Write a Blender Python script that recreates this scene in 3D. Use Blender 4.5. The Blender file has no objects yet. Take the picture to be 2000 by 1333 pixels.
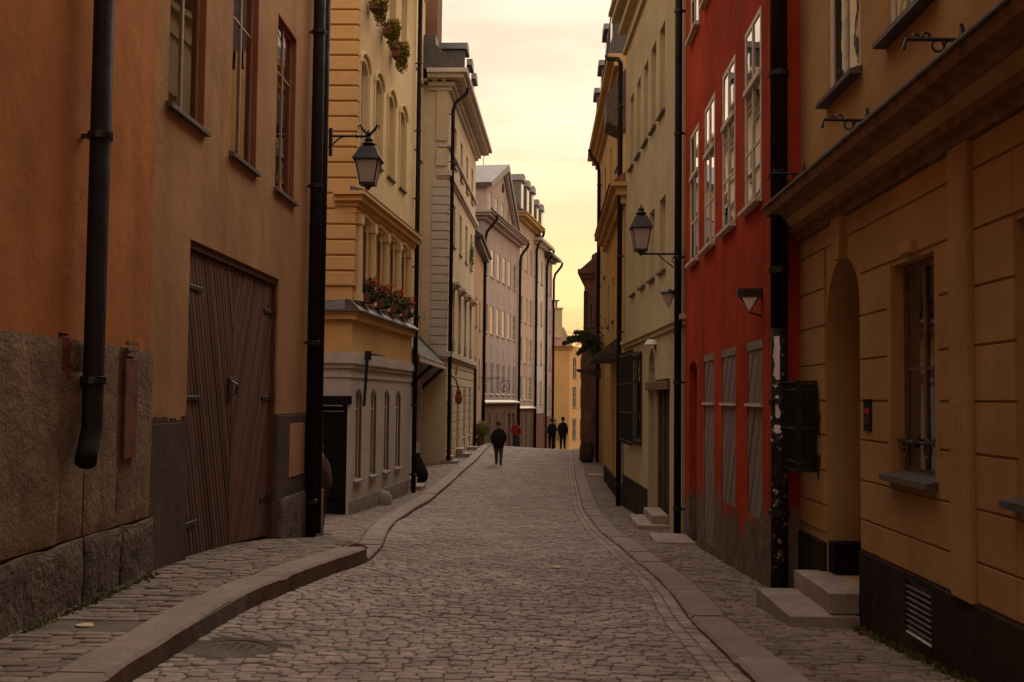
import bpy, math, random
import numpy as np
from mathutils import Vector, Matrix, noise

random.seed(7)
RNG = np.random.default_rng(11)
R = math.radians
SC = bpy.context.scene
COL = SC.collection

# ------------------------------------------------------------------ camera
cam = bpy.data.cameras.new('camera')
cam.sensor_width = 36.0
cam.lens = 36.0 * 2200.0 / 2000.0
cam.clip_end = 3000.0
cam_o = bpy.data.objects.new('camera', cam)
COL.objects.link(cam_o)
_yaw, _pitch, _roll = math.atan(56 / 2200.0), math.atan(112.5 / 2200.0), R(0.6)
_f = Vector((-math.sin(_yaw) * math.cos(_pitch), math.cos(_yaw) * math.cos(_pitch), math.sin(_pitch)))
_r = Vector((math.cos(_yaw), math.sin(_yaw), 0))
_u = _r.cross(_f)
_rr = _r * math.cos(_roll) + _u * math.sin(_roll)
_uu = _u * math.cos(_roll) - _r * math.sin(_roll)
m = Matrix((_rr, _uu, -_f)).transposed().to_4x4()
m.translation = Vector((0, 0, 1.6))
cam_o.matrix_world = m
SC.camera = cam_o

# ------------------------------------------------------------------ sky, sun, exposure
SUN_EL, SUN_AZ = R(38.0), R(20.0)          # azimuth from +Y (down the street) towards +X
wd = bpy.data.worlds.new('World')
SC.world = wd
wd.use_nodes = True
nt = wd.node_tree
nt.nodes.clear()
def wn(t, **k):
    n = nt.nodes.new(t)
    for a, b in k.items():
        setattr(n, a, b)
    return n
w_out = wn('ShaderNodeOutputWorld')
w_bg = wn('ShaderNodeBackground')
w_bg.inputs['Strength'].default_value = 0.1
sky = wn('ShaderNodeTexSky', sky_type='NISHITA', sun_disc=False, sun_elevation=SUN_EL, sun_rotation=SUN_AZ,
         air_density=1.6, dust_density=4.0, ozone_density=1.0)
tc = wn('ShaderNodeTexCoord')
sep = wn('ShaderNodeSeparateXYZ')
nt.links.new(tc.outputs['Generated'], sep.inputs[0])
# thin evening cloud: warm yellow low down, pale cream overhead
ramp = wn('ShaderNodeValToRGB')
els = ramp.color_ramp.elements
els[0].position, els[0].color = 0.0, (1.22, .74, .31, 1)
els[1].position, els[1].color = 1.0, (.90, .82, .76, 1)
for p, c in ((0.05, (1.20, .745, .29, 1)), (0.13, (1.15, .745, .355, 1)), (0.22, (1.06, .785, .515, 1)), (0.34, (.98, .755, .565, 1)), (0.6, (.92, .78, .68, 1))):
    e = els.new(p)
    e.color = c
nt.links.new(sep.outputs['Z'], ramp.inputs[0])
mp = wn('ShaderNodeMapping')
mp.inputs['Scale'].default_value = (1.0, 1.0, 4.5)
nt.links.new(tc.outputs['Generated'], mp.inputs[0])
cn = wn('ShaderNodeTexNoise')
cn.inputs['Scale'].default_value = 3.4
cn.inputs['Detail'].default_value = 6.0
cn.inputs['Roughness'].default_value = .55
nt.links.new(mp.outputs[0], cn.inputs[0])
cr = wn('ShaderNodeMapRange')
cr.inputs['From Min'].default_value, cr.inputs['From Max'].default_value = .36, .64
cr.inputs['To Min'].default_value, cr.inputs['To Max'].default_value = 8.3, 11.9
nt.links.new(cn.outputs[0], cr.inputs[0])
# an overcast sky brightens steadily from the horizon to the zenith
zc = wn('ShaderNodeMapRange')
zc.inputs['From Min'].default_value, zc.inputs['From Max'].default_value = 0., 1.
zc.inputs['To Min'].default_value, zc.inputs['To Max'].default_value = .90, 1.70
nt.links.new(sep.outputs['Z'], zc.inputs[0])
zm = wn('ShaderNodeMath', operation='MULTIPLY')
nt.links.new(zc.outputs[0], zm.inputs[0])
nt.links.new(cr.outputs[0], zm.inputs[1])
cs = wn('ShaderNodeVectorMath', operation='SCALE')
tn = wn('ShaderNodeMix', data_type='RGBA')
tn.inputs['A'].default_value = (1.03, .965, .93, 1)
tn.inputs['B'].default_value = (.99, 1.01, 1.02, 1)
nt.links.new(cn.outputs[0], tn.inputs['Factor'])
tm = wn('ShaderNodeMix', data_type='RGBA', blend_type='MULTIPLY')
tm.inputs['Factor'].default_value = 1.0
nt.links.new(ramp.outputs[0], tm.inputs['A'])
nt.links.new(tn.outputs['Result'], tm.inputs['B'])
nt.links.new(tm.outputs['Result'], cs.inputs[0])
nt.links.new(zm.outputs[0], cs.inputs['Scale'])
mx = wn('ShaderNodeMix', data_type='RGBA')
mx.inputs['Factor'].default_value = .9
nt.links.new(sky.outputs[0], mx.inputs['A'])
nt.links.new(cs.outputs[0], mx.inputs['B'])
nt.links.new(mx.outputs['Result'], w_bg.inputs['Color'])
nt.links.new(w_bg.outputs[0], w_out.inputs[0])

sl = bpy.data.lights.new('sun', 'SUN')
sl.energy = 1.5
sl.angle = R(30)
sl.color = (1.0, .84, .64)
so = bpy.data.objects.new('sun', sl)
COL.objects.link(so)
_d = Vector((math.sin(SUN_AZ) * math.cos(SUN_EL), math.cos(SUN_AZ) * math.cos(SUN_EL), math.sin(SUN_EL)))
so.rotation_euler = _d.to_track_quat('Z', 'Y').to_euler()
so.location = (20, 60, 40)

SC.render.engine = 'CYCLES'
SC.view_settings.view_transform = 'Standard'
SC.view_settings.look = 'None'
SC.view_settings.gamma = 1.0
SC.view_settings.exposure = 0.12
SC.view_settings.use_curve_mapping = False
SC.cycles.max_bounces = 8
SC.cycles.diffuse_bounces = 5
SC.cycles.transparent_max_bounces = 10
SC.cycles.use_denoising = True
SC.cycles.sample_clamp_indirect = 6.0

# ------------------------------------------------------------------ materials
MATS = {}
class NT:
    def __init__(s, name):
        s.m = bpy.data.materials.new(name)
        s.m.use_nodes = True
        s.t = s.m.node_tree
        s.t.nodes.clear()
        s.out = s.n('ShaderNodeOutputMaterial')
        s.b = s.n('ShaderNodeBsdfPrincipled')
        s.l(s.b.outputs[0], s.out.inputs[0])
        s._pos = None
    def n(s, t, **k):
        n = s.t.nodes.new(t)
        for a, b in k.items():
            setattr(n, a, b)
        return n
    def l(s, a, b):
        s.t.links.new(a, b)
    def pos(s):
        if s._pos is None:
            s._pos = s.n('ShaderNodeNewGeometry')
        return s._pos.outputs['Position']
    def noise(s, scale, detail=4, rough=.55, stretch=None, w=None):
        src = s.pos()
        if stretch:
            mpn = s.n('ShaderNodeMapping')
            mpn.inputs['Scale'].default_value = stretch
            s.l(src, mpn.inputs[0])
            src = mpn.outputs[0]
        x = s.n('ShaderNodeTexNoise')
        x.inputs['Scale'].default_value = scale
        x.inputs['Detail'].default_value = detail
        x.inputs['Roughness'].default_value = rough
        s.l(src, x.inputs['Vector'])
        return x.outputs[0]
    def rng(s, v, a, b, c=0., d=1.):
        x = s.n('ShaderNodeMapRange')
        for nme, val in zip(('From Min', 'From Max', 'To Min', 'To Max'), (a, b, c, d)):
            x.inputs[nme].default_value = val
        s.l(v, x.inputs[0])
        return x.outputs[0]
    def mix(s, fac, a, b, mode='MIX'):
        x = s.n('ShaderNodeMix', data_type='RGBA', blend_type=mode)
        for sock, v in (('Factor', fac), ('A', a), ('B', b)):
            if hasattr(v, 'is_linked'):
                s.l(v, x.inputs[sock])
            elif sock == 'Factor':
                x.inputs[sock].default_value = v
            else:
                x.inputs[sock].default_value = (*v, 1)
        return x.outputs['Result']
    def math(s, op, a, b=0.):
        x = s.n('ShaderNodeMath', operation=op)
        for i, v in enumerate((a, b)):
            if hasattr(v, 'is_linked'):
                s.l(v, x.inputs[i])
            else:
                x.inputs[i].default_value = v
        return x.outputs[0]
    def bump(s, h, strength=.3, dist=.02):
        x = s.n('ShaderNodeBump')
        x.inputs['Strength'].default_value = strength
        x.inputs['Distance'].default_value = dist
        s.l(h, x.inputs['Height'])
        s.l(x.outputs[0], s.b.inputs['Normal'])
    def rand(s):
        o = s.n('ShaderNodeObjectInfo').outputs['Random']
        g = s.n('ShaderNodeNewGeometry').outputs['Random Per Island']
        return s.math('FRACT', s.math('ADD', o, g))
    def set(s, base=None, rough=None, metal=None, spec=None):
        for k, v in (('Base Color', base), ('Roughness', rough), ('Metallic', metal), ('Specular IOR Level', spec)):
            if v is None:
                continue
            if hasattr(v, 'is_linked'):
                s.l(v, s.b.inputs[k])
            else:
                s.b.inputs[k].default_value = (*v, 1) if isinstance(v, tuple) else v

def sc(c, k):
    return tuple(min(1., x * k) for x in c)

def plaster(name, col, var=.28, stain=(.10, .07, .05), stain_amt=.35, scale=.7, bump=.35, streak=True, patch=None, patch_amt=0., worn=None, crack=0.):
    t = NT(name)
    big = t.rng(t.noise(scale, 5, .6), .3, .7)
    c = t.mix(big, sc(col, 1 - var), sc(col, 1 + var * .6))
    mid = t.rng(t.noise(6.0, 5, .65), .38, .72)
    c = t.mix(t.math('MULTIPLY', mid, .22), c, sc(col, .62))
    if streak:
        st = t.rng(t.noise(2.4, 4, .6, (1.0, 1.0, .10)), .52, .78)
        c = t.mix(t.math('MULTIPLY', st, stain_amt), c, stain)
    old = t.rng(t.noise(.55, 4, .55), .53, .555)      # mended areas, a shade off
    c = t.mix(t.math('MULTIPLY', old, .16), c, sc(col, .66))
    if crack:     # hairline cracks, only here and there
        vv = t.n('ShaderNodeTexVoronoi', feature='DISTANCE_TO_EDGE')
        vv.inputs['Scale'].default_value = .8
        ad = t.n('ShaderNodeVectorMath', operation='ADD')
        nv = t.n('ShaderNodeTexNoise')
        nv.inputs['Scale'].default_value = 2.2
        nv.inputs['Detail'].default_value = 5
        t.l(t.pos(), nv.inputs['Vector'])
        t.l(nv.outputs[1], ad.inputs[0])
        t.l(t.pos(), ad.inputs[1])
        t.l(ad.outputs[0], vv.inputs['Vector'])
        ln = t.rng(vv.outputs['Distance'], .0, .012, 1, 0)
        ln = t.math('MULTIPLY', ln, t.rng(t.noise(.9, 2), .5, .62, 0, crack))
        c = t.mix(ln, c, sc(col, .3))
    if patch:
        pm = t.rng(t.noise(1.1, 6, .62), 1 - patch_amt, 1 - patch_amt + .035)
        c = t.mix(pm, c, patch)
    if worn:      # colour coat lost to the splash zone, grey render bare under a broken edge
        sx = t.n('ShaderNodeSeparateXYZ')
        t.l(t.pos(), sx.inputs[0])
        e = t.math('ADD', sx.outputs[2], t.math('MULTIPLY', t.math('SUBTRACT', t.noise(1.7, 7, .68, (1, 1, .45)), .5), 1.9))
        e = t.math('ADD', e, t.math('MULTIPLY', sx.outputs[1], worn[3]))
        c = t.mix(t.rng(e, worn[1], worn[1] + .22, 1, 0), c, t.mix(t.rng(t.noise(4, 5, .65), .3, .7), sc(worn[0], .55), sc(worn[0], 1.2)))
    fine = t.noise(34, 4, .6)
    t.set(base=c, rough=.95, spec=.04)
    h = t.math('ADD', t.math('MULTIPLY', t.noise(1.6, 3, .5), 1.6), t.math('MULTIPLY', fine, .22))
    t.bump(h, bump, .05)
    MATS[name] = t.m
    return t.m

def stone(name, col, var=.35, speck=.5, rough=.8, bump=.5, island=.35, fine=60, dist=.015, hue=(1., 1., 1.)):
    t = NT(name)
    c = t.mix(t.rng(t.noise(3.2, 5, .6), .3, .7), sc(col, 1 - var), sc(col, 1 + var * .7))
    if island > .15:   # old repairs and worn tracks: broad changes of tone
        c = t.mix(t.rng(t.noise(.75, 4, .6), .35, .68), c, t.mix(1.0, c, (.72, .70, .70), 'MULTIPLY'))
    sp = t.rng(t.noise(fine, 3, .7), .45, .72)
    c = t.mix(t.math('MULTIPLY', sp, speck), c, sc(col, .35))
    if island:
        r = t.rand()
        c = t.mix(1.0, c, t.mix(r, tuple(1 - island for _ in range(3)), tuple(min(1.6, (1 + island * .8) * x) for x in hue)), 'MULTIPLY')
    t.set(base=c, rough=t.rng(t.noise(9, 3), .3, .7, rough - .12, rough + .08), spec=.35)
    t.bump(t.math('ADD', t.noise(fine * .7, 4, .65), t.math('MULTIPLY', t.noise(9, 4), 1.5)), bump, dist)
    MATS[name] = t.m
    return t.m

def paint(name, col, rough=.5, metal=0., var=.3, bump=.15, wear=None, wear_amt=.25, spec=.5, scale=8.):
    t = NT(name)
    c = t.mix(t.rng(t.noise(scale, 4, .6), .3, .7), sc(col, 1 - var), sc(col, 1 + var))
    if wear:
        w = t.rng(t.noise(11, 6, .68), 1 - wear_amt - .08, 1 - wear_amt)
        c = t.mix(w, c, wear)
    t.set(base=c, rough=t.rng(t.noise(5, 4), .3, .7, max(.05, rough - .1), min(1, rough + .12)), metal=metal, spec=spec)
    t.bump(t.noise(40, 3), bump, .005)
    MATS[name] = t.m
    return t.m

def wood(name, col, rough=.7, grain=(14, 14, 1.2), island=.3):
    t = NT(name)
    g = t.rng(t.noise(3.0, 6, .65, grain), .3, .7)
    c = t.mix(g, sc(col, .55), sc(col, 1.35))
    r = t.rand()
    c = t.mix(1.0, c, t.mix(r, tuple([1 - island] * 3), tuple([1 + island * .7] * 3)), 'MULTIPLY')
    t.set(base=c, rough=rough, spec=.35)
    t.bump(g, .35, .006)
    MATS[name] = t.m
    return t.m

def glass_pane(name, tint=(.03, .03, .032), rough=.02, wav=.02):
    """dark room behind old window glass: dim body colour under a wavy mirror coat"""
    t = NT(name)
    c = t.mix(t.rng(t.noise(1.7, 3), .35, .65), sc(tint, .6), sc(tint, 1.7))
    t.set(base=c, rough=.4, spec=.0)
    gl = t.n('ShaderNodeBsdfGlossy')
    gl.inputs['Roughness'].default_value = rough
    fr = t.n('ShaderNodeFresnel')
    fr.inputs[0].default_value = 1.55
    bp = t.n('ShaderNodeBump')
    bp.inputs['Strength'].default_value = wav * 5
    bp.inputs['Distance'].default_value = .02
    t.l(t.noise(2.6, 2, .5), bp.inputs['Height'])
    t.l(bp.outputs[0], gl.inputs['Normal'])
    m1 = t.n('ShaderNodeMixShader')
    # inner and outer sash: two sheets of glass, four reflecting faces
    t.l(t.math('MINIMUM', t.math('MULTIPLY', fr.outputs[0], 2.1), .95), m1.inputs[0])
    t.l(t.b.outputs[0], m1.inputs[1])
    t.l(gl.outputs[0], m1.inputs[2])
    t.l(m1.outputs[0], t.out.inputs[0])
    MATS[name] = t.m
    return t.m

def clear_glass(name, rough=.01, opal=0.0):
    t = NT(name)
    tr = t.n('ShaderNodeBsdfTransparent')
    tr.inputs[0].default_value = (.88, .9, .88, 1)
    gl = t.n('ShaderNodeBsdfGlossy')
    gl.inputs['Roughness'].default_value = rough
    fr = t.n('ShaderNodeFresnel')
    fr.inputs[0].default_value = 1.6
    bp = t.n('ShaderNodeBump')
    bp.inputs['Strength'].default_value = .018
    bp.inputs['Distance'].default_value = .02
    t.l(t.noise(2.6, 2, .5), bp.inputs['Height'])
    t.l(bp.outputs[0], gl.inputs['Normal'])
    mxs = t.n('ShaderNodeMixShader')
    t.l(t.math('MINIMUM', t.math('MULTIPLY', fr.outputs[0], 2.1), .95), mxs.inputs[0])
    t.l(tr.outputs[0], mxs.inputs[1])
    t.l(gl.outputs[0], mxs.inputs[2])
    last = mxs.outputs[0]
    if opal:
        df = t.n('ShaderNodeBsdfTranslucent')
        df.inputs[0].default_value = (.88, .82, .76, 1)
        d2 = t.n('ShaderNodeBsdfDiffuse')
        d2.inputs[0].default_value = (.8, .74, .68, 1)
        m1 = t.n('ShaderNodeMixShader')
        t.l(df.outputs[0], m1.inputs[1])
        t.l(d2.outputs[0], m1.inputs[2])
        m2 = t.n('ShaderNodeMixShader')
        m2.inputs[0].default_value = opal
        t.l(last, m2.inputs[1])
        t.l(m1.outputs[0], m2.inputs[2])
        last = m2.outputs[0]
    t.l(last, t.out.inputs[0])
    MATS[name] = t.m
    return t.m

plaster('orange_plaster', (.55, .22, .085), var=.32, stain=(.24, .12, .055), stain_amt=.6, crack=.5)
plaster('umber_plaster', (.475, .27, .137), var=.24, stain=(.23, .13, .065), stain_amt=.6, crack=.5)
plaster('grey_render', (.115, .085, .072), var=.3, stain=(.1, .085, .075), bump=.5)
plaster('cream_plaster', (.66, .49, .27), var=.1, stain=(.4, .29, .17), stain_amt=.25)
plaster('honey_plaster', (.64, .385, .16), var=.1, stain=(.42, .27, .12), stain_amt=.25)
plaster('putty_plaster', (.50, .44, .37), var=.1, stain=(.3, .26, .22), stain_amt=.25)
plaster('straw_plaster', (.62, .49, .27), var=.1, stain=(.4, .32, .2))
plaster('buff_plaster', (.60, .47, .32), var=.1, stain=(.4, .32, .24), stain_amt=.25)
plaster('apricot_plaster', (.48, .31, .19), var=.15, stain=(.35, .2, .12))
plaster('mauve_plaster', (.42, .32, .29), var=.08, stain=(.4, .27, .23), stain_amt=.2)
plaster('salmon_plaster', (.48, .345, .27), var=.08, stain=(.42, .28, .2), stain_amt=.2)
plaster('pearl_plaster', (.55, .47, .40), var=.08, stain=(.4, .35, .3), stain_amt=.2)
plaster('amber_plaster', (.55, .33, .14), var=.1, stain=(.5, .32, .14), stain_amt=.2)
plaster('ochre_plaster', (.425, .265, .112), var=.22, stain=(.24, .145, .06), stain_amt=.5, crack=.35)
plaster('red_plaster', (.40, .052, .021), var=.35, stain=(.15, .035, .018), stain_amt=.8, crack=.5, bump=.6, worn=((.17, .125, .095), .62, 0, .035))
plaster('olive_plaster', (.47, .38, .22), var=.14, stain=(.28, .22, .13), stain_amt=.3)
plaster('gold_plaster', (.50, .31, .13), var=.2, stain=(.3, .18, .08), stain_amt=.55)
plaster('brown_plaster', (.20, .105, .07), var=.35, stain=(.10, .06, .045), stain_amt=.5, bump=.6)
plaster('worn_red_render', (.26, .21, .16), var=.35, stain=(.13, .10, .08), stain_amt=.6, bump=.7, patch=(.40, .045, .015), patch_amt=.36)
plaster('soot_render', (.045, .032, .026), var=.5, stain=(.11, .085, .07), stain_amt=.5, bump=.5)
plaster('rust_reveal', (.30, .10, .05), var=.25, stain=(.18, .07, .04))
stone('cobble_stone', (.345, .277, .237), island=.22, rough=.7, hue=(1.04, 1., .98))
stone('sett_stone', (.235, .175, .135), island=.25, rough=.72)
stone('kerb_granite', (.255, .195, .162), island=.12, rough=.78, var=.2, speck=.35)
stone('kerb_shade_dirt', (.13, .075, .05), island=.1, rough=.9, var=.4, speck=.4)  # kerb face: gutter dirt plus the face's own shade, painted in
stone('dusty_iron', (.10, .072, .058), island=0, rough=.9, var=.35, speck=.4)
stone('bedding', (.14, .11, .09), island=0, rough=.95, speck=.3, dist=.03)
stone('granite', (.23, .14, .08), island=.1, var=.45, rough=.85, bump=.7, fine=45, dist=.03)
stone('rough_granite', (.15, .105, .08), island=.15, var=.6, rough=.9, bump=.9, fine=30, dist=.05)
stone('step_granite', (.34, .27, .22), island=.1, var=.3, rough=.82, bump=.6)
paint('black_iron', (.018, .015, .014), rough=.45, metal=.3, var=.5, bump=.3)
paint('pipe_brown', (.014, .008, .007), rough=.75, metal=.0, var=.35, bump=.2, spec=.12)
paint('pipe_flaking', (.022, .014, .012), rough=.7, metal=.0, var=.4, bump=.4, spec=.12, wear=(.55, .50, .42), wear_amt=.34)
paint('lead_sheet', (.10, .085, .08), rough=.5, metal=.4, var=.35)
paint('pale_sheet', (.42, .37, .33), rough=.45, metal=.5, var=.25)
paint('roof_tin', (.075, .065, .062), rough=.55, metal=.3, var=.35)
paint('roof_grey', (.15, .13, .12), rough=.55, metal=.3, var=.3)
paint('frame_cream', (.55, .47, .36), rough=.55, var=.15)
paint('frame_brown', (.12, .06, .035), rough=.55, var=.3)
paint('frame_rust', (.27, .11, .07), rough=.55, var=.25)
paint('frame_umber', (.34, .19, .125), rough=.6, var=.2)
paint('frame_white', (.72, .66, .56), rough=.5, var=.1)
paint('dark_board', (.055, .032, .022), rough=.75, var=.4)
paint('rust_metal', (.14, .035, .018), rough=.85, var=.45, bump=.5)
paint('ledge_brown', (.21, .115, .055), rough=.85, var=.35, spec=.15)
paint('white_enamel', (.78, .74, .66), rough=.35, var=.08)
paint('black_door', (.006, .0045, .0045), rough=.7, var=.4, spec=.15)
paint('backing_white', (.62, .57, .50), rough=.9, var=.12)
paint('room_dark', (.02, .016, .013), rough=.95, var=.3)
paint('pane_dark', (.07, .055, .045), rough=.5, var=.3, spec=.1)
paint('pane_grey', (.17, .125, .11), rough=.5, var=.3, spec=.2)
paint('soil_pot', (.16, .07, .04), rough=.9, var=.3)
wood('gate_wood', (.125, .052, .031), island=.45)
wood('shutter_wood', (.20, .165, .14), rough=.8, island=.15)
wood('plank_dark', (.06, .035, .022))
glass_pane('window_glass')
glass_pane('pane_green', (.11, .105, .085))
glass_pane('window_glass_warm', (.10, .07, .045))
clear_glass('clear_glass')
clear_glass('lantern_glass', .10, .72)

def roof_tiles():
    t = NT('roof_tiles')
    w = t.n('ShaderNodeTexWave', wave_type='BANDS', bands_direction='X')
    w.inputs['Scale'].default_value = 1.6
    t.l(t.pos(), w.inputs['Vector'])
    c = t.mix(t.rng(t.noise(3, 4), .3, .7), (.12, .05, .028), (.27, .11, .055))
    t.set(base=c, rough=.9)
    t.bump(w.outputs[1], .8, .05)
    MATS['roof_tiles'] = t.m
roof_tiles()

def leaf_mat(name, a, b):
    t = NT(name)
    r = t.rand()
    t.set(base=t.mix(r, a, b), rough=.6, spec=.3)
    t.b.inputs['Subsurface Weight'].default_value = 0.
    MATS[name] = t.m
leaf_mat('leaf_green', (.03, .05, .012), (.10, .13, .03))
leaf_mat('leaf_olive', (.08, .095, .014), (.27, .25, .04))
leaf_mat('leaf_conifer', (.018, .03, .010), (.07, .075, .028))
leaf_mat('moss', (.06, .06, .012), (.13, .12, .03))
leaf_mat('petal_red', (.35, .02, .01), (.62, .07, .02))
leaf_mat('petal_yellow', (.5, .32, .03), (.65, .5, .06))
leaf_mat('petal_wine', (.22, .02, .02), (.45, .06, .04))
leaf_mat('dry_leaf', (.35, .27, .12), (.62, .52, .3))

def cloth(name, col):
    t = NT(name)
    t.set(base=t.mix(t.rng(t.noise(30, 4), .3, .7), sc(col, .7), sc(col, 1.3)), rough=.9, spec=.15)
    t.bump(t.noise(14, 3), .4, .02)
    MATS[name] = t.m
for nme, c in (('skin', (.42, .23, .15)), ('hair_brown', (.09, .04, .022)), ('hair_dark', (.02, .014, .012)), ('coat_black', (.014, .012, .013)),
               ('coat_red', (.30, .02, .018)), ('denim', (.05, .055, .085)), ('trousers_dark', (.02, .018, .02)), ('coat_brown', (.06, .028, .017)),
               ('cap_white', (.7, .66, .6)), ('shoe_black', (.012, .011, .011)), ('bag_black', (.012, .012, .013))):
    cloth(nme, c)

# ------------------------------------------------------------------ mesh helpers
class MB:
    """collects faces in (u, v, n): along the wall, up, out of the wall"""
    def __init__(s):
        s.v, s.f = [], []
    def add(s, verts, faces):
        o = len(s.v)
        s.v += [tuple(p) for p in verts]
        s.f += [tuple(i + o for i in f) for f in faces]
        return s
    def quad(s, a, b, c, d):
        return s.add([a, b, c, d], [(0, 1, 2, 3)])
    def box(s, u0, u1, v0, v1, n0, n1, ch=0.0):
        if ch <= 0:
            p = [(u0, v0, n0), (u1, v0, n0), (u1, v1, n0), (u0, v1, n0), (u0, v0, n1), (u1, v0, n1), (u1, v1, n1), (u0, v1, n1)]
            return s.add(p, [(4, 5, 6, 7), (1, 0, 3, 2), (0, 4, 7, 3), (5, 1, 2, 6), (7, 6, 2, 3), (0, 1, 5, 4)])
        c = ch
        p = [(u0, v0, n0), (u1, v0, n0), (u1, v1, n0), (u0, v1, n0), (u0, v0, n1 - c), (u1, v0, n1 - c), (u1, v1, n1 - c), (u0, v1, n1 - c),
             (u0 + c, v0 + c, n1), (u1 - c, v0 + c, n1), (u1 - c, v1 - c, n1), (u0 + c, v1 - c, n1)]
        return s.add(p, [(8, 9, 10, 11), (1, 0, 3, 2), (0, 4, 7, 3), (5, 1, 2, 6), (7, 6, 2, 3), (0, 1, 5, 4),
                         (4, 5, 9, 8), (5, 6, 10, 9), (6, 7, 11, 10), (7, 4, 8, 11)])
    def prism(s, poly, n0, n1):
        """polygon in (u, v), counter-clockwise seen from outside"""
        k = len(poly)
        p = [(a, b, n1) for a, b in poly] + [(a, b, n0) for a, b in poly]
        f = [tuple(range(k)), tuple(range(2 * k - 1, k - 1, -1))]
        f += [(i, i + k, (i + 1) % k + k, (i + 1) % k) for i in range(k)]
        return s.add(p, f)
    def uprism(s, poly, u0, u1):
        """polygon in (n, v) extruded along u"""
        k = len(poly)
        p = [(u0, b, a) for a, b in poly] + [(u1, b, a) for a, b in poly]
        f = [tuple(range(k - 1, -1, -1)), tuple(range(k, 2 * k))]
        f += [(i, (i + 1) % k, (i + 1) % k + k, i + k) for i in range(k)]
        return s.add(p, f)
    def hexa(s, a, b):
        """two quads (4 points each) joined"""
        return s.add(list(a) + list(b), [(3, 2, 1, 0), (4, 5, 6, 7), (0, 1, 5, 4), (1, 2, 6, 5), (2, 3, 7, 6), (3, 0, 4, 7)])
    def tube(s, pts, rad, k=8, cap=True):
        pts = [Vector(p) for p in pts]
        if not hasattr(rad, '__len__'):
            rad = [rad] * len(pts)
        rings = []
        up = None
        for i, p in enumerate(pts):
            t = (pts[min(i + 1, len(pts) - 1)] - pts[max(i - 1, 0)]).normalized()
            if up is None:
                up = Vector((0, 0, 1)) if abs(t.z) < .9 else Vector((1, 0, 0))
            a = (up - t * up.dot(t)).normalized()
            up = a
            b = t.cross(a)
            rings.append([p + a * math.cos(2 * math.pi * j / k) * rad[i] + b * math.sin(2 * math.pi * j / k) * rad[i] for j in range(k)])
        v = [q for r in rings for q in r]
        f = []
        for i in range(len(pts) - 1):
            for j in range(k):
                f.append((i * k + j, i * k + (j + 1) % k, (i + 1) * k + (j + 1) % k, (i + 1) * k + j))
        if cap:
            f.append(tuple(range(k - 1, -1, -1)))
            f.append(tuple((len(pts) - 1) * k + j for j in range(k)))
        return s.add(v, f)
    def lathe(s, prof, c=(0, 0, 0), k=16, sq=False):
        """profile of (radius, height) round the v axis through c"""
        v, f = [], []
        off = math.pi / 4 if sq else 0
        for r, h in prof:
            for j in range(k):
                a = 2 * math.pi * j / k + off
                v.append((c[0] + r * math.cos(a), c[1] + h, c[2] + r * math.sin(a)))
        for i in range(len(prof) - 1):
            for j in range(k):
                f.append((i * k + j, (i + 1) * k + j, (i + 1) * k + (j + 1) % k, i * k + (j + 1) % k))
        f.append(tuple(range(k)))
        f.append(tuple((len(prof) - 1) * k + j for j in range(k - 1, -1, -1)))
        return s.add(v, f)
    def blob(s, c, r, k=7, h=5):
        prof = [(max(.02, math.sin(math.pi * i / h)) * r, -math.cos(math.pi * i / h) * r) for i in range(h + 1)]
        return s.lathe(prof, c, k)
    def mesh(s, name, sgn, mat=None, smooth=False):
        me = bpy.data.meshes.new(name)
        vs = [(u, sgn * n, v) for u, v, n in s.v]
        fs = s.f if sgn < 0 else [f[::-1] for f in s.f]
        me.from_pydata(vs, [], fs)
        if mat:
            me.materials.append(MATS[mat])
        if smooth:
            me.shade_smooth()
        me.update()
        return me

class Frame:
    """vertical plane: origin, heading a (degrees clockwise from +Y), outward side sgn (+1 left of heading, -1 right)"""
    def __init__(s, x, y, a, sgn):
        s.o = Vector((x, y, 0))
        s.rz = R(90 - a)
        s.d = Vector((math.sin(R(a)), math.cos(R(a)), 0))
        s.left = Vector((-s.d.y, s.d.x, 0))
        s.sgn = sgn
    def w(s, u, v=0., n=0.):
        return s.o + s.d * u + s.left * (n * s.sgn) + Vector((0, 0, v))

def thing(name, label, cat, loc, group=None, kind=None):
    e = bpy.data.objects.new(name, None)
    e.empty_display_size = .2
    COL.objects.link(e)
    e.location = loc
    e['label'] = label
    e['category'] = cat
    if group:
        e['group'] = group
    if kind:
        e['kind'] = kind
    return e

CACHE = {}
def put(name, mb, mat, parent, fr=None, u=0., v=0., n=0., smooth=False, key=None):
    """mesh part; with a frame it hangs on the top-level parent, without it shares the parent's own frame (sub-part)"""
    sgn = fr.sgn if fr else parent.get('_s', -1)
    me = CACHE.get((key, sgn)) if key else None
    if me is None:
        me = mb.mesh(name, sgn, mat, smooth)
        if key:
            CACHE[(key, sgn)] = me
    o = bpy.data.objects.new(name, me)
    COL.objects.link(o)
    o.parent = parent
    if fr:
        o.location = fr.w(u, v, n) - parent.location
        o.rotation_euler = (0, 0, fr.rz)
    o['_s'] = sgn
    return o

def top(name, me_or_mb, mat, label, cat, loc=(0, 0, 0), rz=0., group=None, kind=None, smooth=False, sgn=-1):
    me = me_or_mb.mesh(name, sgn, mat, smooth) if isinstance(me_or_mb, MB) else me_or_mb
    o = bpy.data.objects.new(name, me)
    COL.objects.link(o)
    o.location = loc
    o.rotation_euler = (0, 0, rz)
    if label:
        o['label'] = label
    if cat:
        o['category'] = cat
    if group:
        o['group'] = group
    if kind:
        o['kind'] = kind
    return o

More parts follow.
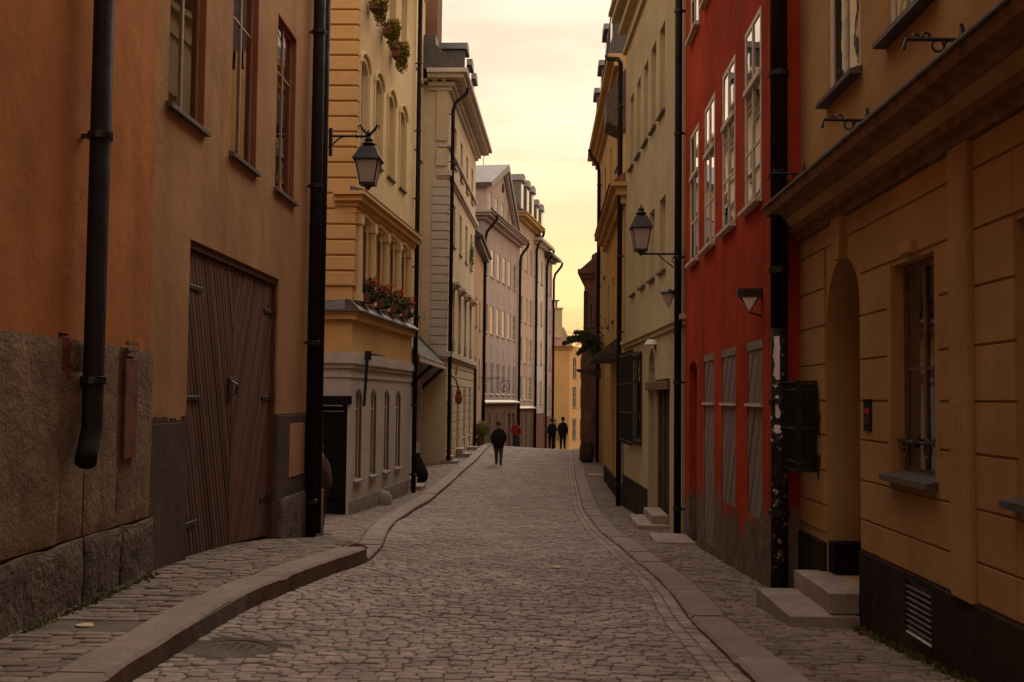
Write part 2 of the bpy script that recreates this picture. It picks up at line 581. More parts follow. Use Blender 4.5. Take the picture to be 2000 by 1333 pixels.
def wall_mesh(mb, u0, u1, v0, v1, holes, depth, D=0., step=1.6):
    """front sheet with openings and reveals; D > 0 adds the block behind it (sides, top)"""
    us, vs = {u0, u1}, {v0, v1}
    for h in holes:
        us |= {h[0], h[1]}
        vs |= {h[2], h[3]}
    us = sorted(x for x in us if u0 <= x <= u1)
    vs = sorted(x for x in vs if v0 <= x <= v1)
    for i in range(len(us) - 1):
        for j in range(len(vs) - 1):
            cu, cv = (us[i] + us[i + 1]) / 2, (vs[j] + vs[j + 1]) / 2
            if any(h[0] < cu < h[1] and h[2] < cv < h[3] for h in holes):
                continue
            mb.quad((us[i], vs[j], 0), (us[i + 1], vs[j], 0), (us[i + 1], vs[j + 1], 0), (us[i], vs[j + 1], 0))
    for h in holes:
        a, b, c, d = h[:4]
        rise = h[4] if len(h) > 4 else 0.
        dp = h[5] if len(h) > 5 else depth
        top_v = d - rise
        mb.quad((a, c, 0), (a, c, -dp), (a, top_v, -dp), (a, top_v, 0))
        mb.quad((b, c, -dp), (b, c, 0), (b, top_v, 0), (b, top_v, -dp))
        if c > v0 + 1e-4:
            mb.quad((a, c, -dp), (a, c, 0), (b, c, 0), (b, c, -dp))
        if rise <= 0 and d < v1 - 1e-4:
            mb.quad((a, d, 0), (a, d, -dp), (b, d, -dp), (b, d, 0))
        elif rise > 0:
            k = 14
            hw = (b - a) / 2
            rad = (hw * hw + rise * rise) / (2 * rise)
            arc = []
            for i in range(k + 1):
                x = -hw + 2 * hw * i / k
                arc.append((a + hw + x, d - rad + math.sqrt(max(0, rad * rad - x * x))))
            for (x0, y0), (x1, y1) in zip(arc, arc[1:]):
                mb.quad((x0, y0, 0), (x1, y1, 0), (x1, d, 0), (x0, d, 0))
                mb.quad((x0, y0, 0), (x0, y0, -dp), (x1, y1, -dp), (x1, y1, 0))
    if D:
        mb.quad((u0, v0, -D), (u0, v0, 0), (u0, v1, 0), (u0, v1, -D))
        mb.quad((u1, v0, 0), (u1, v0, -D), (u1, v1, -D), (u1, v1, 0))
        mb.quad((u0, v1, 0), (u1, v1, 0), (u1, v1, -D), (u0, v1, -D))
        mb.quad((u1, v0, -D), (u0, v0, -D), (u0, v1, -D), (u1, v1, -D))
    return mb

def window(house, fr, u, v, w, h, r=.14, cols=2, rows=(.62,), fw=.06, bar=.03, frame='frame_cream', pane='window_glass', sill='lead_sheet',
           sill_out=.07, curtain=None, name='window', tint=None):
    """casement: frame (part) > panes, sill, curtain (sub-parts). u, v is the lower near corner of the opening"""
    key = ('win', round(w, 3), round(h, 3), r, cols, tuple(rows), fw, bar, frame)
    mb = MB()
    n0, n1 = -r - .03, -r + .012
    mb.box(0, fw, 0, h, n0, n1).box(w - fw, w, 0, h, n0, n1).box(fw, w - fw, 0, fw, n0, n1).box(fw, w - fw, h - fw, h, n0, n1)
    iw = w - 2 * fw
    ux = [fw + iw * i / cols for i in range(cols + 1)]
    mw = fw * .75 if cols == 2 else bar
    for i in range(1, cols):
        mb.box(ux[i] - mw / 2, ux[i] + mw / 2, fw, h - fw, n0 + .005, n1 + .004)
    vy = [fw] + [h * q for q in sorted(rows)] + [h - fw]
    for q in vy[1:-1]:
        for i in range(cols):
            a = ux[i] + (mw / 2 if i else 0)
            b = ux[i + 1] - (mw / 2 if i < cols - 1 else 0)
            mb.box(a, b, q - bar / 2, q + bar / 2, n0 + .01, n1 - .003)
    o = put(name, mb, frame, house, fr, u, v, key=key)
    for i in range(cols):
        for j in range(len(vy) - 1):
            a = ux[i] + (mw / 2 if i else 0)
            b = ux[i + 1] - (mw / 2 if i < cols - 1 else 0)
            c = vy[j] + (bar / 2 if j else 0)
            d = vy[j + 1] - (bar / 2 if j < len(vy) - 2 else 0)
            p = MB()
            jt = random.uniform(-.0015, .0015)
            jv = random.uniform(-.002, .002)
            pz = n1 - .012
            p.hexa([(a, c, pz - .006), (b, c, pz - .006), (b, d, pz - .006), (a, d, pz - .006)],
                   [(a, c, pz - jt - jv), (b, c, pz + jt - jv), (b, d, pz + jt + jv), (a, d, pz - jt + jv)])
            put('pane', p, pane, o)
    if curtain:  # cloth on the red house; full-width pale sheets elsewhere imitate a reflection
        for s0, s1 in curtain:
            cm = MB()
            k = 14
            pts = [(s0 + (s1 - s0) * i / k, -r - .10 + .025 * math.sin(i * 2.2 + u * 7)) for i in range(k + 1)]
            for (x0, y0), (x1, y1) in zip(pts, pts[1:]):
                cm.quad((x0, .02, y0), (x1, .02, y1), (x1, h - .02, y1), (x0, h - .02, y0))
            put('curtain', cm, 'backing_white', o)
    if pane == 'clear_glass':
        b = MB()
        z = -r - .75
        b.quad((0, 0, z), (w, 0, z), (w, h, z), (0, h, z))
        b.quad((0, 0, n0), (0, 0, z), (0, h, z), (0, h, n0)).quad((w, 0, z), (w, 0, n0), (w, h, n0), (w, h, z))
        b.quad((0, 0, n0), (w, 0, n0), (w, 0, z), (0, 0, z)).quad((0, h, z), (w, h, z), (w, h, n0), (0, h, n0))
        put('room', b, 'room_dark', o, key=('room', w, h, r))
    if sill:
        sm = MB()
        sm.uprism([(-r + .0125, -.012), (-r + .0125, .028), (sill_out, -.005), (sill_out, -.045), (.004, -.045), (.004, -.012)][::-1], -.05, w + .05)
        put('sill', sm, sill, o, key=('sill', w, r, sill_out, sill))
    return o

def facade(house, fr, u0, u1, v0, v1, wins, mat, depth=.26, D=0., holes=(), name='wall', **kw):
    """wins: dicts with u, v, w, h (+ window options); every window gets a real opening"""
    hs = list(holes)
    for d in wins:
        hs.append((d['u'], d['u'] + d['w'], d['v'], d['v'] + d['h'], d.get('rise', 0.), depth))
    o = put(name, wall_mesh(MB(), u0, u1, v0, v1, hs, depth, D), mat, house, fr)
    for d in wins:
        d = dict(kw, **d)
        rise = d.pop('rise', 0.)
        u, v, w, h = (d.pop(k) for k in 'uvwh')
        window(house, fr, u, v, w, h, **d)
    return o

def grid(us, vs, w, h, **k):
    return [dict(k, u=u, v=v, w=w, h=h) for v in vs for u in us]

def cornice(house, fr, u0, u1, steps, mat, name='cornice', back=.4, ret0=True, ret1=True):
    """stacked mouldings: (v0, v1, out)"""
    mb = MB()
    for v0, v1, out in steps:
        mb.box(u0 - (out if ret0 else 0), u1 + (out if ret1 else 0), v0, v1, -back, out)
    return put(name, mb, mat, house, fr)

def clip_poly(poly, a, b, c):
    """keep a*x + b*y <= c"""
    out = []
    for i in range(len(poly)):
        p, q = poly[i], poly[(i + 1) % len(poly)]
        dp, dq = a * p[0] + b * p[1] - c, a * q[0] + b * q[1] - c
        if dp <= 0:
            out.append(p)
        if dp * dq < 0:
            t = dp / (dp - dq)
            out.append((p[0] + (q[0] - p[0]) * t, p[1] + (q[1] - p[1]) * t))
    return out

def slats(parent, quad, ang, width, n0, n1, mat, gap=.008, name='slat'):
    """parallel boards at an angle from upright, cut to the leaf outline; children of the leaf"""
    ca, sa = math.cos(ang), math.sin(ang)          # board normal in (u, v)
    ds = [p[0] * ca + p[1] * sa for p in quad]
    t = min(ds) - random.uniform(0, width * .5)
    while t < max(ds):
        poly = clip_poly(clip_poly(quad, ca, sa, t + width - gap), -ca, -sa, -t)
        if len(poly) > 2:
            area = sum(poly[i][0] * poly[(i + 1) % len(poly)][1] - poly[(i + 1) % len(poly)][0] * poly[i][1] for i in range(len(poly))) / 2
            if abs(area) > .004:
                if area < 0:
                    poly = poly[::-1]
                cx = sum(p[0] for p in poly) / len(poly)
                cy = sum(p[1] for p in poly) / len(poly)
                jn = random.uniform(-.004, .004)
                mb = MB()
                k = len(poly)
                ins = [(p[0] + (cx - p[0]) * .05, p[1] + (cy - p[1]) * .012) for p in poly]
                v = [(a, b, n0) for a, b in poly] + [(a, b, n1 - .006 + jn) for a, b in poly] + [(a, b, n1 + jn) for a, b in ins]
                f = [tuple(range(2 * k, 3 * k))]
                for i in range(k):
                    j = (i + 1) % k
                    f += [(i, j, j + k, i + k), (i + k, j + k, j + 2 * k, i + 2 * k)]
                mb.add(v, f)
                put(name, mb, mat, parent)
        t += width

def rough_block(u0, u1, v0, v1, n0, n1, amp, step, seed=0., edge=.02):
    """quarried stone: uneven front, rounded arrises"""
    mb = MB()
    nu, nv = max(2, int((u1 - u0) / step)), max(2, int((v1 - v0) / step))
    idx = []
    vs = []
    for j in range(nv + 1):
        for i in range(nu + 1):
            u, v = u0 + (u1 - u0) * i / nu, v0 + (v1 - v0) * j / nv
            d = noise.noise(Vector((u * 3.1 + seed, v * 3.1, seed))) * amp + noise.noise(Vector((u * 9 + seed, v * 9, seed * 2))) * amp * .5
            e = min(u - u0, u1 - u, v - v0, v1 - v)
            if e < edge:
                d -= (edge - e) * .8
            vs.append((u, v + (noise.noise(Vector((u * 4 + seed, 9., seed))) * amp * 1.2 if j == nv else 0), n1 + d))
            idx.append((i, j))
    fs = [(j * (nu + 1) + i, j * (nu + 1) + i + 1, (j + 1) * (nu + 1) + i + 1, (j + 1) * (nu + 1) + i) for j in range(nv) for i in range(nu)]
    mb.add(vs, fs)
    W = nu + 1
    ring = [i for i in range(W)] + [j * W + nu for j in range(1, nv + 1)] + [nv * W + i for i in range(nu - 1, -1, -1)] + [j * W for j in range(nv - 1, 0, -1)]
    o = len(vs)
    back = [(vs[i][0], vs[i][1], n0) for i in ring]
    mb.add([vs[i] for i in ring] + back, [(i + len(ring), (i + 1) % len(ring) + len(ring), (i + 1) % len(ring), i) for i in range(len(ring))])
    return mb

def ragged_base(house, fr, u0, u1, v0, v1, amp, mat, n=.012, name='base_render'):
    """thin coat of render with a broken upper edge"""
    k = max(4, int((u1 - u0) / .07))
    tops = [v1 + amp * noise.noise(Vector((u0 + i * .21, v1 * 3, 1.7))) * 1.6 + random.uniform(-.02, .02) for i in range(k + 1)]
    mb = MB()
    us = [u0 + (u1 - u0) * i / k for i in range(k + 1)]
    for i in range(k):
        mb.quad((us[i], v0, n), (us[i + 1], v0, n), (us[i + 1], tops[i + 1], n), (us[i], tops[i], n))
        mb.quad((us[i], tops[i], n), (us[i + 1], tops[i + 1], n), (us[i + 1], tops[i + 1] + .01, 0), (us[i], tops[i] + .01, 0))
    mb.quad((u0, v0, 0), (u0, v0, n), (u0, tops[0], n), (u0, tops[0], 0)).quad((u1, v0, n), (u1, v0, 0), (u1, tops[-1], 0), (u1, tops[-1], n))
    return put(name, mb, mat, house, fr)

# ------------------------------------------------------------------ the lie of the street
def smooth_table(ys, zs):
    t = np.arange(-40, 260, .25)
    z = np.interp(t, ys, zs)
    k = np.hanning(9)
    k /= k.sum()
    z = np.convolve(np.pad(z, 4, 'edge'), k, 'valid')
    return t, z
_TL = smooth_table([-40, 0, 5, 7, 9, 10.5, 11.5, 12.5, 14, 16, 19, 24, 28, 36, 45, 52, 58, 62, 66, 72, 80, 100, 130, 260],
                   [.6, .15, .04, .01, .0, -.02, -.06, -.13, -.30, -.50, -.68, -.95, -1.03, -1.04, -1.0, -.92, -.84, -.98, -1.3, -1.75, -2.5, -4.6, -6.5, -7])
_TR = smooth_table([-40, 0, 5, 6.7, 8.8, 11.5, 15, 18.8, 24, 28, 36, 45, 52, 58, 62, 66, 72, 80, 100, 130, 260],
                   [.8, .35, .12, 0., -.14, -.30, -.50, -.67, -.90, -1.04, -1.07, -1.06, -1.05, -1.04, -1.15, -1.4, -1.85, -2.6, -4.6, -6.5, -7])
_TP = smooth_table([-40, 0, 5, 9.5, 10.6, 12.7, 16.3, 18], [.6, .22, .135, .12, .08, -.03, -.42, -.6])
def gz(x, y):
    l, r = np.interp(y, *_TL), np.interp(y, *_TR)
    t = np.clip((np.asarray(x) + 2.5) / 3.8, 0, 1)
    return l + (r - l) * t
def zpl(y):
    return np.interp(y, *_TP)
_KL = smooth_table([0, 5.9, 7, 8.1, 9.0, 10.2, 11.7, 12.2, 15.5, 19, 22.6, 25.8, 28.7, 34, 40, 46, 55, 62, 75, 90],
                   [-2.3, -2.25, -2.22, -2.25, -2.13, -1.97, -1.80, -1.80, -2.15, -2.55, -2.85, -2.86, -2.75, -2.72, -2.70, -2.62, -2.60, -2.5, -1.1, 1.6])
_KR = smooth_table([0, 6, 9.2, 11.1, 13.1, 16.8, 20.2, 26.6, 34.5, 39, 47.8, 61.5, 75, 90],
                   [1.22, 1.22, 1.22, 1.3, 1.3, 1.21, 1.07, 1.05, 1.18, 1.24, 1.45, 1.75, 3.0, 5.6])
def kl(y):   # road-side edge of the left kerb
    return np.interp(y, *_KL)
def kr(y):   # road-side edge of the right kerb
    return np.interp(y, *_KR)
def kw(y):
    return np.interp(y, [0, 8, 12, 20, 30, 60], [.29, .29, .31, .33, .36, .38])

# ------------------------------------------------------------------ ground, road, pavements
def sheet(name, xs, ys, zf, mat, kind='structure'):
    """xs(y) -> list of x positions across; returns a surface strip"""
    vs, fs = [], []
    for y in ys:
        row = xs(y)
        for x in row:
            vs.append((x, y, float(zf(x, y))))
    k = len(xs(ys[0]))
    for j in range(len(ys) - 1):
        for i in range(k - 1):
            fs.append((j * k + i, j * k + i + 1, (j + 1) * k + i + 1, (j + 1) * k + i))
    me = bpy.data.meshes.new(name)
    me.from_pydata(vs, [], fs)
    me.materials.append(MATS[mat])
    me.shade_smooth()
    o = bpy.data.objects.new(name, me)
    COL.objects.link(o)
    if kind:
        o['kind'] = kind
    return o

_ys = [float(y) for y in np.concatenate([np.arange(-30, 2, 4), np.arange(2, 100, .5), np.arange(100, 262, 8)])]
sheet('ground', lambda y: [-400, -60, -12, -4, -2.5, -1, 0, 1, 2.5, 4, 12, 60, 400], _ys, lambda x, y: gz(x, y) - .12, 'bedding')
road = sheet('road', lambda y: list(np.linspace(kl(y) - .05, kr(y) + .05, 9)), [float(y) for y in np.concatenate([np.arange(-20, 3, 2), np.arange(3, 92, .4)])],
             lambda x, y: gz(x, y) - .008, 'bedding')

# --- stones
def unit_stone(k, seed):
    """rounded sett in a unit box, k points round"""
    rg = np.random.default_rng(seed)
    if k == 8:
        c = .80
        base = np.array([(-1, -c), (-c, -1), (c, -1), (1, -c), (1, c), (c, 1), (-c, 1), (-1, c)])
        base = base * (1 + rg.uniform(-.07, .05, (8, 1)))
        rings = [(1.0, -1.0), (.99, -.26), (.95, -.06), (.78, .0)]
    else:
        base = np.array([(-1, -1), (1, -1), (1, 1), (-1, 1)]) * (1 + rg.uniform(-.06, .03, (4, 1)))
        rings = [(1.0, -1.0), (.98, -.16), (.82, 0.)]
    v = np.concatenate([np.column_stack([base * s, np.full(len(base), z)]) for s, z in rings])
    K = len(base)
    f = []
    for r in range(len(rings) - 1):
        for j in range(K):
            f.append((r * K + j, r * K + (j + 1) % K, (r + 1) * K + (j + 1) % K, (r + 1) * K + j))
    f.append(tuple((len(rings) - 1) * K + j for j in range(K)))
    return v, f

UV8 = [unit_stone(8, i) for i in range(10)]
UV4 = [unit_stone(4, 50 + i) for i in range(8)]
def stone_xf(st, zf):
    cx, cy, hx, hy, rot, dz, tx, ty = st
    return cx, cy, float(zf(cx, cy)) + dz

def field_mesh(name, stones, zf, mat, near=24.0):
    V, L, P = [], [], []
    off = 0
    for i, st in enumerate(stones):
        cx, cy, hx, hy, rot, dz, tx, ty = st
        v, f = (UV8 if cy < near else UV4)[i % 8]
        x, y = v[:, 0] * hx, v[:, 1] * hy
        z = v[:, 2] * .035 + x * tx + y * ty
        c, s = math.cos(rot), math.sin(rot)
        X, Y = cx + x * c - y * s, cy + x * s + y * c
        Z = zf(X, Y) + z + dz
        V.append(np.column_stack([X, Y, Z]))
        for q in f:
            L.extend(k + off for k in q)
            P.append(len(q))
        off += len(v)
    V = np.concatenate(V)
    me = bpy.data.meshes.new(name)
    me.vertices.add(len(V))
    me.vertices.foreach_set('co', V.ravel().astype(np.float32))
    me.loops.add(len(L))
    me.loops.foreach_set('vertex_index', np.array(L, dtype=np.int32))
    me.polygons.add(len(P))
    P = np.array(P, dtype=np.int32)
    me.polygons.foreach_set('loop_start', np.concatenate([[0], np.cumsum(P)[:-1]]).astype(np.int32))
    me.polygons.foreach_set('loop_total', P)
    me.materials.append(MATS[mat])
    me.update(calc_edges=True)
    me.validate()
    me.shade_smooth()
    return me

_SM = {}
def stones_to_scene(parent, stones, zf, mat, one, many, count, ymin, smooth_near=24.0):
    """the largest in view as stones of their own, the rest joined"""
    vis = [s for s in stones if s[1] > ymin]
    vis.sort(key=lambda s: s[1])
    singles = set(id(s) for s in vis[:count])
    for i, st in enumerate(vis[:count]):
        cx, cy, hx, hy, rot, dz, tx, ty = st
        k = (mat, i % 10)
        if k not in _SM:
            v, f = UV8[i % 10]
            me = bpy.data.meshes.new(one)
            me.from_pydata([(a, b, c) for a, b, c in v], [], f)
            me.materials.append(MATS[mat])
            me.shade_smooth()
            _SM[k] = me
        o = bpy.data.objects.new(one, _SM[k])
        COL.objects.link(o)
        o.parent = parent
        gx = float(zf(cx + .1, cy) - zf(cx - .1, cy)) / .2
        gy = float(zf(cx, cy + .1) - zf(cx, cy - .1)) / .2
        o.location = (cx - parent.location.x, cy - parent.location.y, float(zf(cx, cy)) + dz - parent.location.z)
        o.rotation_euler = (math.atan(gy + ty), -math.atan(gx + tx), rot)
        o.scale = (hx, hy, .035)
    rest = [s for s in stones if id(s) not in singles]
    me = field_mesh(many, rest, zf, mat, smooth_near)
    o = bpy.data.objects.new(many, me)
    COL.objects.link(o)
    o.parent = parent
    o['kind'] = 'stuff'
    return o

def rnd(a, b):
    return float(RNG.uniform(a, b))

def lay(x0f, x1f, y0, y1, rowd, wmin, wmax, gap, jz=.006, tilt=.05, wav=.0, skip=None, wavx=None):
    out = []
    y = y0
    j = 0
    while y < y1:
        d = rowd * rnd(.88, 1.14)
        a, b = float(x0f(y)), float(x1f(y))
        x = a - rnd(0, wmin)
        while x < b:
            w = rnd(wmin, wmax)
            xa, xb = max(x, a), min(x + w, b)
            if xb - xa > wmin * .35:
                cx = (xa + xb) / 2
                t = (cx - a) / max(.1, b - a)
                cy = y + d / 2 + wav * math.sin(t * math.pi) * .35 + .02 * math.sin(cx * 2.3 + y * .7)
                if not (skip and skip(cx, cy)):
                    out.append((cx, cy, (xb - xa) / 2 - gap / 2 * rnd(.3, 1.2), d / 2 - gap / 2 * rnd(.7, 1.8), rnd(-.035, .035), rnd(-jz, jz), rnd(-tilt, tilt), rnd(-tilt, tilt)))
            x += w
        y += d
        j += 1
    return out

def lay_along(xf, y0, y1, w, lmin, lmax, gap, jz=.004, skip=None):
    """one course running with the kerb"""
    out = []
    y = y0
    while y < y1:
        l = rnd(lmin, lmax)
        x = float(xf(y + l / 2))
        sl_ = float(xf(y + l) - xf(y)) / l
        if not (skip and skip(x, y + l / 2)):
            out.append((x, y + l / 2, w / 2 - gap / 2, l / 2 - gap / 2, -math.atan(sl_), rnd(-jz, jz), rnd(-.03, .03), rnd(-.03, .03)))
        y += l
    return out

MH = (-1.96, 7.20, .26)            # manhole in the roadway
def skip_mh(x, y):
    return (x - MH[0]) ** 2 + (y - MH[1]) ** 2 < (MH[2] + .06) ** 2
stones = []
for k in range(2):
    stones += lay_along(lambda y, k=k: kr(y) - .06 - .11 * k, 4.0, 64, .109, .12, .22, .006, skip=skip_mh)
stones += lay(lambda y: kl(y) + .005, lambda y: kr(y) - .225, 4.0, 64.0, .085, .088, .155, .005, jz=.005, tilt=.05, wav=.9, skip=skip_mh)
stones_to_scene(road, stones, gz, 'cobble_stone', 'cobble', 'cobble_field', 295, 5.9)

# --- raised pavement by the orange house, ends in a slanting edge at the alley
def yend(x):
    return 12.0 + (-1.8 - x) / 1.5 * 4.3
def zt_left(x, y):
    ye = yend(x)
    k = np.clip((y - ye) / 1.3, 0, 1)
    return zpl(np.minimum(y, ye)) * (1 - k) + (gz(x, y) + .03) * k
vs, fs = [], []
N = 26
for i in range(N + 1):
    t = i / N
    for q in range(7):
        xa = -3.42 + (float(kl(min(12., 3 + 9 * t))) - .28 + 3.42) * q / 6
        ye = yend(xa)
        y = -20 + (ye + 20) * t if t < .3 else (-20 + (ye + 20) * .3) + (ye - (-20 + (ye + 20) * .3)) * (t - .3) / .7
        vs.append((xa, y, float(zpl(y)) - .010))
for i in range(N):
    for q in range(6):
        fs.append((i * 7 + q, i * 7 + q + 1, (i + 1) * 7 + q + 1, (i + 1) * 7 + q))
b0 = N * 7
for k in range(1, 5):         # slopes off to the level of the alley mouth
    for q in range(7):
        x, y, z = vs[N * 7 + q]
        y2 = y + .35 * k
        vs.append((x, y2, float(zt_left(x, y2)) - .014))
    for q in range(6):
        a_ = (N + k - 1) * 7 + q
        fs.append((a_, a_ + 1, a_ + 8, a_ + 7))
_e = [i * 7 + 6 for i in range(N + 5)]
_b = len(vs)
for i in _e:
    vs.append((vs[i][0], vs[i][1], vs[i][2] - .6))
for i in range(len(_e) - 1):
    fs.append((_e[i], _b + i, _b + i + 1, _e[i + 1]))
me = bpy.data.meshes.new('pavement_left')
me.from_pydata(vs, [], fs)
me.materials.append(MATS['bedding'])
pl = bpy.data.objects.new('pavement_left', me)
COL.objects.link(pl)
pl['kind'] = 'structure'
DR = (-3.26, -2.55, 7.05, 7.38)    # sunk drain slab across the pavement
def skip_l(x, y):
    return y > yend(x) + 1.35 or (DR[0] < x < DR[1] + .1 and DR[2] - .06 < y < DR[3] + .06)
stl = lay(lambda y: -3.27, lambda y: kl(min(y, 12.)) - .31 if y < 12 else kl(y) - .31, 4.0, 17.0, .10, .14, .26, .010, jz=.006, tilt=.04, skip=skip_l)
stones_to_scene(pl, stl, zt_left, 'sett_stone', 'sett', 'sett_field', 290, 5.6)

# --- pavement beyond the alley mouth, alley floor
def zf_far(x, y):
    return gz(x, y) + .045
plf = sheet('pavement_far_left', lambda y: list(np.linspace(-16 if 16.5 < y < 24.2 else -5.2, kl(y) - .3, 9)), [float(y) for y in np.arange(12.4, 66, .4)],
            lambda x, y: gz(x, y) + .045 - .014, 'bedding')
def skip_fl(x, y):
    return y < yend(x) + 1.35 and x < -1.7
stf = lay(lambda y: -9. if 16.8 < y < 24.0 else (-3.25 if y < 17 else -5.0), lambda y: kl(y) - .36, 12.4, 62., .15, .16, .34, .012, jz=.004, tilt=.025, skip=skip_fl)
stones_to_scene(plf, stf, zf_far, 'sett_stone', 'sett', 'sett_field', 200, 15.)

# --- right pavement
def zf_r(x, y):
    return gz(x, y) + .012
plr = sheet('pavement_right', lambda y: list(np.linspace(kr(y) + .25, 2.9, 6)), [float(y) for y in np.concatenate([np.arange(-20, 3, 2), np.arange(3, 66, .4)])],
            lambda x, y: gz(x, y) + .012 - .009, 'bedding')
str_ = lay(lambda y: kr(y) + kw(y) + .02, lambda y: 2.52 if y < 10.9 else 2.4, 4.0, 62., .118, .11, .19, .010, jz=.005, tilt=.05)
stones_to_scene(plr, str_, zf_r, 'sett_stone', 'sett', 'sett_field', 290, 5.4)

# --- kerbs: one stone after the other
def kerb(name, xf, side, ys, ztop, wf, depth, jit):
    k = bpy.data.objects.new(name, None)
    COL.objects.link(k)
    k['kind'] = 'structure'
    for a, b in zip(ys, ys[1:]):
        mb = MB()
        n = max(3, int((b - a) / .16))
        g = .006
        dz0, dz1 = rnd(-jit, jit), rnd(-jit, jit)
        rings = []
        for i in range(n + 1):
            y = a + g + (b - a - 2 * g) * i / n
            x = float(xf(y))
            w = float(wf(y))
            e = rnd(-.005, .005)
            zt = ztop(x, y) + dz0 + (dz1 - dz0) * i / n
            c = .018 + (.012 if i in (0, n) else 0) + rnd(0, .006)
            xi = x + side * w + rnd(-.004, .004)
            x = x + e
            ze = .006 if i in (0, n) else 0
            rings.append([(x, y, zt - depth), (x, y, zt - c - ze), (x + side * c, y, zt - ze), (xi - side * c * .6, y, zt - ze), (xi, y, zt - c * .6 - ze), (xi, y, zt - depth)])
        vs = [p for r in rings for p in r]
        fs = []
        for i in range(n):
            for j in range(5):
                q = (i * 6 + j, i * 6 + j + 1, (i + 1) * 6 + j + 1, (i + 1) * 6 + j)
                fs.append(q if side > 0 else q[::-1])
        fs.append(tuple(range(6)) if side < 0 else tuple(range(5, -1, -1)))
        fs.append(tuple(n * 6 + j for j in range(6)) if side > 0 else tuple(n * 6 + j for j in range(5, -1, -1)))
        me = bpy.data.meshes.new('kerb_stone')
        me.from_pydata(vs, [], fs)
        me.materials.append(MATS['kerb_granite'])
        me.materials.append(MATS['kerb_shade_dirt'])
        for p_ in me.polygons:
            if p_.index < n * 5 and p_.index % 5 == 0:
                p_.material_index = 1  # road-side face: dirt and shade both put into this darker colour
        o = bpy.data.objects.new('kerb_stone', me)
        COL.objects.link(o)
        o.parent = k
    return k
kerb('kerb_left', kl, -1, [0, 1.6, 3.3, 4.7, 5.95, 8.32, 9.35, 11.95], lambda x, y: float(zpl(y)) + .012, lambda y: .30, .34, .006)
_yl = [12.1]
while _yl[-1] < 62:
    _yl.append(_yl[-1] + rnd(.8, 1.7))
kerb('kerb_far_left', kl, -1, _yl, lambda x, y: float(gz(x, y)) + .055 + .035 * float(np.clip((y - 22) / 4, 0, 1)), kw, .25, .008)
_yr = [0, 1.3, 2.6, 4.1, 5.6, 7.15, 9.25, 11.3, 12.9]
while _yr[-1] < 62:
    _yr.append(_yr[-1] + rnd(1.1, 1.9))
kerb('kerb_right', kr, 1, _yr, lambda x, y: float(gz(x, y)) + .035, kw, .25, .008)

# --- iron manhole and drain slab
mh = thing('manhole_cover', 'round dark iron manhole cover set in the cobbles beside the left kerb', 'manhole', (MH[0], MH[1], float(gz(MH[0], MH[1]))))
FZ = Frame(MH[0], MH[1], 90, -1)
mb = MB().lathe([(MH[2] + .04, -.05), (MH[2] + .04, .0), (MH[2] + .01, .004), (MH[2] - .02, .0), (MH[2] - .02, -.05)], k=40)
ring = put('ring', mb, 'dusty_iron', mh, FZ, 0, float(gz(MH[0], MH[1])) - .006, smooth=False)
mb = MB().lathe([(MH[2] - .03, -.05), (MH[2] - .03, -.012), (MH[2] - .05, -.006), (.02, -.006)], k=40)
for i in range(-3, 4):
    for j in range(-3, 4):
        if i * i + j * j < 10:
            mb.box(i * .062 - .02, i * .062 + .02, -.006, -.001, j * .062 - .02, j * .062 + .02)
put('lid', mb, 'dusty_iron', mh, FZ, 0, float(gz(MH[0], MH[1])) - .006)
_zd = float(zpl(7.2))
FD = Frame(0, 0, 90, -1)
mb = MB()
mb.add([(DR[0], _zd - .05, -DR[2]), (DR[1], _zd - .05, -DR[2]), (DR[1], _zd - .05, -DR[3]), (DR[0], _zd - .05, -DR[3])], [])
mb.box(DR[0], DR[1], _zd - .09, _zd - .028, -DR[3], -DR[2], 0)
top('drain_slab', mb, 'rough_granite', 'sunken dark stone slab crossing the pavement below the cut-off drainpipe', 'slab')

# ------------------------------------------------------------------ left side houses
def house(label, fr, z, cat='house', u=0.):
    return thing('town_house', label, cat, fr.w(u, z))

# --- orange house with granite base (nearest, left)
F1 = Frame(-3.3, 0, 0, -1)
h = house('orange plastered house with a tall grey granite base', F1, .1, u=6)
put('wall', wall_mesh(MB(), -16, 9.42, -1, 14.5, [(7.62, 7.78, 1.72, 2.02, 0, .12)], .12, 8.0), 'orange_plaster', h, F1)
for i, (a, b) in enumerate(((-3, -.9), (-.9, 1.4), (1.4, 3.7), (3.7, 6.0), (6.0, 7.6), (7.8, 8.03), (8.03, 8.66), (8.66, 9.41))):
    tb = 2.0 - .005 * i
    if a == 7.8:
        put('granite_slab', rough_block(7.6, 8.025, .585, 1.76, -.05, .05, .006, .07, i * 3.3), 'granite', h, F1, smooth=True)
        continue
    put('granite_slab', rough_block(a + .004, b - .004, .585, tb, -.05, .05, .007, .08, i * 3.3, .015), 'granite', h, F1, smooth=True)
put('granite_slab', rough_block(7.79, 8.025, 1.765, 1.985, -.05, .05, .006, .05, 7.7), 'granite', h, F1, smooth=True)
for i, (a, b) in enumerate(((-3, 0), (0, 2.4), (2.4, 4.6), (4.6, 6.35), (6.35, 8.0), (8.0, 8.72), (8.72, 9.43))):
    put('plinth_stone', rough_block(a + .008, b - .008, -.25, .565 + .01 * (i % 2), -.05, .085, .014, .055, 40 + i * 5.1, .022), 'rough_granite', h, F1, smooth=True)
mb = MB().box(0, .26, 0, .78, .055, .075, .004)
o = put('rusty_panel', mb, 'rust_metal', h, F1, 8.70, 1.10)
mb = MB()
for k in range(3):
    mb.box(.02, .24, .80 + k * .045, .825 + k * .045, .055, .08)
put('vent_slat', mb, 'granite', o)
